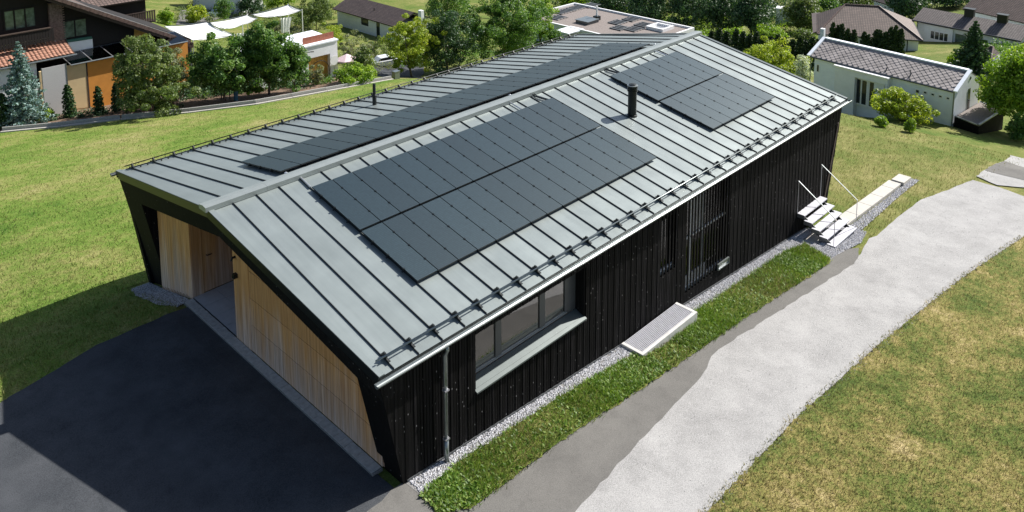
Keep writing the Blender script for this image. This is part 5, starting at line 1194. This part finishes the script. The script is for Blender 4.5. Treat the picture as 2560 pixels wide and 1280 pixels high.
def colshrub(me_cache, P, H, rad, label, group, leaf='thuja', name='thuja', cat='shrub'):
    key = leaf
    if key not in me_cache:
        cs = []; rr = []; g = np.random.default_rng(11)
        for k in range(46):
            z = .06+.9*k/45; a = k*2.4; w = (1-.55*z**2.2)*.8 if z < .8 else (1-z)*2.2+.12
            cs += [(math.cos(a)*w*.5, math.sin(a)*w*.5, z)]; rr += [.32*max(.35, w)]
        V, rv = leafcloud(cs, [1]*len(cs), 34, 1, .2); 
        # unit column: radius 1, height 1 -> leaves placed directly
        c = np.repeat(np.array(cs), 34, 0); n = len(c); d = g.normal(size=(n, 3)); d /= np.linalg.norm(d, axis=1)[:, None]; r = np.repeat(rr, 34)
        p = c+d*r[:, None]*[1.25, 1.25, .16]; t = g.normal(size=(n, 3)); t /= np.linalg.norm(t, axis=1)[:, None]; b = np.cross(t, g.normal(size=(n, 3))); b /= np.linalg.norm(b, axis=1)[:, None]
        s = .20; V = np.stack([p-t*[s, s, s*.30]*.6, p+b*[s, s, s*.3]*.4, p+t*[s, s, s*.3]*.6, p-b*[s, s, s*.3]*.4], 1).reshape(-1, 3)
        me = polymesh('foliage', V, 4, g.random(n)); me.materials.append(LF[leaf]); tm = MB().tube([(0, 0, -.03), (0, 0, .9)], .06, 6, .02).mesh('stem'); tm.materials.append(MT['bark']); me_cache[key] = (me, tm)
    e = empty(name, P, label, cat, group)
    for nm, me in zip(('foliage', 'stem'), me_cache[key]):
        o = bpy.data.objects.new(nm, me); COL.objects.link(o); o.parent = e; o.scale = (rad, rad, H); o.rotation_euler = (random.gauss(0, .02), random.gauss(0, .02), random.random()*6)
    return e
TC = {}
def thp(ub, vb, vt, w, label, group, leaf='thuja', name='thuja'):
    P = G(ub, vb); return colshrub(TC, P, topz(P, vt)-P[2], w/2/(FPX/dep(P))*1.5, label, group, leaf, name)

# --- garden at the left
P = G(62, 312); spruce('blue_spruce', 'tall blue-grey spruce at the left in front of the tiled annex roof', P, topz(P, 102)-P[2], 1.55, 'blue', 5, 120, 26, .15)
for (u, vb, vt, w, lab) in ((10, 322, 232, 34, 'clipped dark column shrub at the left picture edge beside the blue spruce'), (176, 293, 210, 30, 'clipped column shrub in front of the cream garden wall'), (248, 287, 214, 25, 'clipped column shrub in front of the orange wall'), (291, 282, 208, 22, 'clipped column shrub half hidden by the big dusty bush')):
    thp(u, vb, vt, w, lab, 'clipped column shrubs along the left garden', 'dark', 'column_shrub')
pt('low_shrub', 'low yellowish shrub at the foot of the blue spruce', 112, 304, 268, 56, 'lime', cat='shrub', lsize=.11, n=16, each=90, z0=0, seed=4, trunk=False)
pt('big_bush', 'broad dusty olive bush with pale twigs hiding the chalet canopy', 370, 284, 86, 205, 'olive', cat='bush', lsize=.15, n=120, each=190, z0=.05, seed=5, stems=5, cr=.55)
pt('silver_bush', 'thin silvery brownish bush beside the orange wall corner', 440, 262, 110, 80, 'grey', cat='bush', lsize=.12, n=40, each=110, z0=.3, seed=15, stems=3, cr=.4)
pt('garden_tree', 'rounded green tree on several pale stems left of the tallest one', 563, 250, 92, 185, 'green', lsize=.17, n=110, each=170, z0=.5, seed=6, stems=4, cr=.6)
pt('garden_tree', 'tall narrow garden tree with feathery top beside the white garage', 672, 236, 52, 130, 'green', lsize=.16, n=130, each=170, z0=.6, seed=7, cr=.55)
pt('garden_tree', 'broad lower garden tree touching the garage wall', 735, 228, 95, 90, 'green', lsize=.16, n=60, each=150, z0=.4, seed=27, cr=.5)
pt('small_shrub', 'small bright leafy shrub at the foot of the garden trees', 636, 241, 205, 44, 'lime', cat='shrub', lsize=.12, n=14, each=90, z0=0, seed=8, trunk=False)
pt('rose_bush', 'straggly pale rose bush in front of the ochre garage door', 790, 212, 158, 50, 'grey', cat='bush', lsize=.12, n=22, each=70, z0=.1, seed=9, stems=3, cr=.3)
pt('hedge', 'broad yellow-green hedge behind the kerb under the parasol', 890, 207, 166, 130, 'lime', cat='hedge', lsize=.14, n=60, each=150, z0=0, seed=10, trunk=False, cr=.45, top=.3)
for i, (u, vb, vt, w, lf, lab) in enumerate(((770, 130, 72, 70, 'olive', 'olive shrub growing over the rust-red fence'), (828, 110, 60, 80, 'bright', 'yellow-green shrub behind the rust-red fence'), (880, 150, 78, 90, 'grey', 'grey-green shrub right of the white garage'), (935, 140, 92, 80, 'olive', 'olive shrub below the white house wall'), (700, 80, 40, 70, 'grey', 'grey shrub under the farthest sail awning'), (905, 190, 120, 60, 'olive', 'loose green shrub between parasol and white car'))):
    pt('garden_shrub', lab, u, vb+8, vt, w, lf, cat='shrub', lsize=.15, n=30, each=120, z0=.1, seed=30+i, stems=3, cr=.5, group=None)
pt('garden_tree', 'dusty olive tree left of the brown-roofed white house', 790, 75, -12, 120, 'olive', lsize=.2, n=80, each=130, z0=.8, seed=12, cr=.8)
pt('hedge', 'square-cut bright hedge beside the dark balcony at the top left', 415, 62, 24, 46, 'lime', cat='hedge', lsize=.2, n=30, each=90, z0=0, seed=13, trunk=False, cr=.6, top=.1)
pt('round_bush', 'round yellow-green bush beside the drive above the sail awning', 492, 60, 10, 62, 'bright', cat='bush', lsize=.22, n=34, each=100, z0=0, seed=14, trunk=False, cr=.7)
pt('garden_tree', 'loose dark tree above the middle sail awning', 560, 60, -8, 56, 'green', lsize=.22, n=30, each=90, z0=.6, seed=16, cr=.7)
pt('garden_tree', 'dark tree above the farthest sail awning', 630, 42, -25, 80, 'dark', lsize=.24, n=44, each=110, z0=.6, seed=17, cr=.9)
pt('garden_tree', 'light green tree at the top edge above the peaked sail', 700, 30, -30, 90, 'lime', lsize=.25, n=44, each=110, z0=.6, seed=18, cr=.9)
# --- behind the roof, centre
pt('yellow_green_tree', 'bright yellow-green tree hiding the white car, left of the dark trees', 1030, 193, 34, 150, 'bright', lsize=.17, n=110, each=180, z0=.9, seed=20, cr=.62)
pt('tall_tree', 'dark ivy-covered tree beside the bright yellow-green tree', 1120, 190, 20, 170, 'dark', lsize=.2, n=120, each=170, z0=.2, seed=21, cr=.9)
pt('tall_tree', 'large sunlit tree with broad crown just left of the flat roof', 1255, 172, -28, 230, 'green', lsize=.22, n=170, each=190, z0=1.6, seed=22, cr=1.0)
pt('tall_tree', 'bushy lime tree at the flat roof left corner', 1352, 120, -20, 80, 'lime', lsize=.22, n=60, each=150, z0=1.0, seed=23, cr=.8)
pt('tall_tree', 'dark tree behind the brown-roofed white house chimney', 1120, 60, -50, 120, 'green', lsize=.26, n=70, each=130, z0=.6, seed=24, cr=1.2)
pt('roofside_tree', 'small dark green tree poking up beside the roof corner of the flat-roofed house', 1385, 128, 72, 60, 'green', lsize=.17, n=40, each=130, z0=.5, seed=25, cr=.6)
for i, (u, vb, vt, w, lf, lab) in enumerate(((1530, 45, -40, 130, 'dark', 'first dark tree right of the white flue pipe'), (1620, 62, -45, 130, 'dark', 'second dark tree behind the street lamp'), (1715, 70, -40, 130, 'dark', 'third dark tree beyond the flat roof corner'), (1800, 80, -35, 130, 'dark', 'tall dark tree above the lime shrubs by the ridge end'), (1880, 85, -30, 120, 'dark', 'dark tree left of the small white outbuilding'), (1440, 15, -40, 110, 'lime', 'light green tree behind the flat roof far corner'), (2008, 72, -15, 100, 'olive', 'olive tree right of the small white outbuilding'), (2065, 60, -5, 70, 'green', 'dark bush above the ribbed roof wing'), (2140, 26, -25, 110, 'olive', 'olive trees above the hipped roof ridge'), (2262, 40, -28, 90, 'dark', 'dark tree between the two upper right roofs'), (2370, 12, -35, 130, 'dark', 'dark tree at the top edge above the long tiled roof'))):
    pt('background_tree', lab, u, vb+6, vt, w, lf, lsize=.32, n=70, each=130, z0=.4, seed=40+i, cr=1.5)
for i, (u, vb, vt, w, lf, lab) in enumerate(((1760, 112, 78, 60, 'lime', 'lime shrub just behind the far ridge end'), (1830, 104, 74, 70, 'lime', 'lime shrub behind the first thuja columns'), (1930, 100, 68, 80, 'lime', 'bright shrub behind the middle of the thuja hedge'), (2005, 100, 70, 60, 'olive', 'olive shrub behind the end of the thuja hedge'), (1600, 70, 40, 80, 'lime', 'shrub behind the flat roof parapet'), (1680, 75, 44, 60, 'green', 'green shrub behind the flat roof right corner'), (2400, 168, 128, 70, 'lime', 'lime bush behind the slate roof at its right end'))):
    pt('background_shrub', lab, u, vb+4, vt, w, lf, cat='shrub', lsize=.25, n=30, each=100, z0=0, seed=60+i, trunk=False, cr=.8)
us = [1778, 1795, 1815, 1838, 1855, 1872, 1888, 1905, 1925, 1942, 1960, 1978, 1995, 2012, 2028, 2042]
ORD = 'first second third fourth fifth sixth seventh eighth ninth tenth eleventh twelfth thirteenth fourteenth fifteenth sixteenth'.split()
for i, u in enumerate(us):
    v = 112+ (u-1778)*.15; thp(u, v+22, v-36-(i*7 % 11)-(u-1778)*.05, 25+(i % 3)*3, ORD[i]+' thuja column from the left in the hedge above the black house roof verge', 'thuja hedge columns, left row')
us = [2078, 2090, 2101, 2118, 2130, 2158, 2166, 2184, 2199, 2210, 2224, 2236, 2246]
hs_ = [62, 70, 66, 78, 80, 86, 92, 80, 82, 86, 74, 70, 78]
for u, vt, o_n in zip(us, hs_, ORD): thp(u, 152, vt-8, 24, o_n+' thuja column from the left in the row behind the slate roof', 'thuja hedge columns, right row')
pt('yellow_shrub', 'large bright yellow-green shrub right behind the far roof verge', 1915, 205, 97, 150, 'bright', cat='shrub', lsize=.18, n=90, each=150, z0=.2, seed=70, cr=.7, stems=4)
pt('flowering_bush', 'white-flowering bush beside the slate-roofed house corner', 2005, 214, 136, 48, 'flower', cat='bush', lsize=.16, n=30, each=90, z0=.2, seed=71, cr=.5, stems=3)
P = G(2428, 205); spruce('dark_spruce', 'dark green spruce in front of the long bungalow', P, topz(P, 52)-P[2], 2.3, 'dark', 9, 130, 24, .24)
pt('crest_bush', 'spreading yellow-green bush in front of the white facade windows', 2245, 300, 224, 150, 'bright', cat='bush', lsize=.15, n=80, each=120, z0=.1, seed=72, cr=.5, stems=5)
pt('small_lawn_bush', 'small round grass bush on the lawn crest, left of its twin', 2202, 316, 290, 28, 'lime', cat='bush', lsize=.09, n=18, each=80, z0=0, seed=73, trunk=False, cr=.2)
pt('small_lawn_bush', 'small round grass bush on the lawn crest, right of its twin', 2275, 330, 301, 27, 'lime', cat='bush', lsize=.09, n=18, each=80, z0=0, seed=74, trunk=False, cr=.2)
pt('edge_tree', 'large lime-green tree at the right edge behind the black shed', 2548, 335, 128, 200, 'lime', lsize=.2, n=130, each=170, z0=1.3, seed=75, cr=.8)
pt('edge_bush', 'dark bush below the lime-green tree at the right edge', 2545, 352, 295, 70, 'green', cat='bush', lsize=.15, n=26, each=100, z0=0, seed=76, cr=.5, trunk=False)
pt('garden_shrub', 'grey shrub before the middle sail awning', 655, 120, 62, 70, 'grey', cat='shrub', lsize=.16, n=26, each=110, z0=.2, seed=77, cr=.55, stems=3)
# garden clutter under the trees
P_ = G(590, 252); MB().tube([P_, P_+V3(.05, 0, 1.5)], .16, 10).lathe(P_+V3(.05, 0, 1.5), [(.16, 0), (.1, .12), (.03, .16)], 10).build('rolled_sunshade', MT['teal'], None, label='blue rolled-up sunshade standing under the garden trees', cat='sunshade')

# --- undergrowth: low leafy ground cover filling the gardens
def undergrowth(name, px_poly, n, rmin, rmax, leaf, size, each, seed):
    g = np.random.default_rng(seed); C_ = []; r_ = []; A = np.array(px_poly, float); lo, hi = A.min(0), A.max(0)
    while len(C_) < n:
        q = lo+(hi-lo)*g.random(2)
        if not inpoly(q[None], px_poly)[0]: continue
        p = G(*q); r = rmin+(rmax-rmin)*g.random(); C_.append((p[0], p[1], p[2]+r*.35)); r_.append(r)
    V, rv = leafcloud(C_, r_, each, size, .4, .8); link(name, polymesh(name, V, 4, rv), LF[leaf], kind='stuff')
undergrowth('undergrowth', [(470, 232), (760, 200), (760, 120), (640, 70), (480, 120)], 120, .4, .9, 'olive', .16, 130, 1)
undergrowth('undergrowth', [(700, 130), (990, 120), (990, 175), (930, 190), (850, 180), (850, 100), (700, 60)], 110, .4, 1.0, 'grey', .16, 130, 2)
undergrowth('undergrowth', [(560, 40), (840, 20), (840, 75), (660, 70)], 90, .6, 1.3, 'olive', .24, 110, 3)
undergrowth('undergrowth', [(1000, 175), (1400, 120), (1400, 60), (960, 90)], 150, .6, 1.4, 'green', .2, 130, 4)
undergrowth('undergrowth', [(1560, 60), (1760, 90), (2050, 100), (2050, 60), (1900, 50), (1560, 20)], 150, .6, 1.3, 'lime', .25, 120, 5)
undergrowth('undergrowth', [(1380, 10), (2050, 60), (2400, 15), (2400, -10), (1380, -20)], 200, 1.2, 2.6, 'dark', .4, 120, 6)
undergrowth('undergrowth', [(1780, 150), (2040, 190), (2040, 145), (1780, 110)], 90, .5, 1.2, 'dark', .2, 110, 7)
undergrowth('undergrowth', [(2390, 150), (2560, 180), (2560, 120), (2500, 110)], 60, .5, 1.2, 'green', .2, 110, 8)
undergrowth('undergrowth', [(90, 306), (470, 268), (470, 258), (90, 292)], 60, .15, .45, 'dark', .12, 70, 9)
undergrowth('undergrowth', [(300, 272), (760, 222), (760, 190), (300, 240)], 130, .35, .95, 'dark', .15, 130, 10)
undergrowth('undergrowth', [(470, 250), (830, 208), (830, 196), (470, 236)], 70, .2, .5, 'green', .12, 90, 11)
undergrowth('undergrowth', [(400, 60), (700, 50), (700, 20), (560, 5), (400, 30)], 60, .5, 1.2, 'olive', .22, 110, 12)
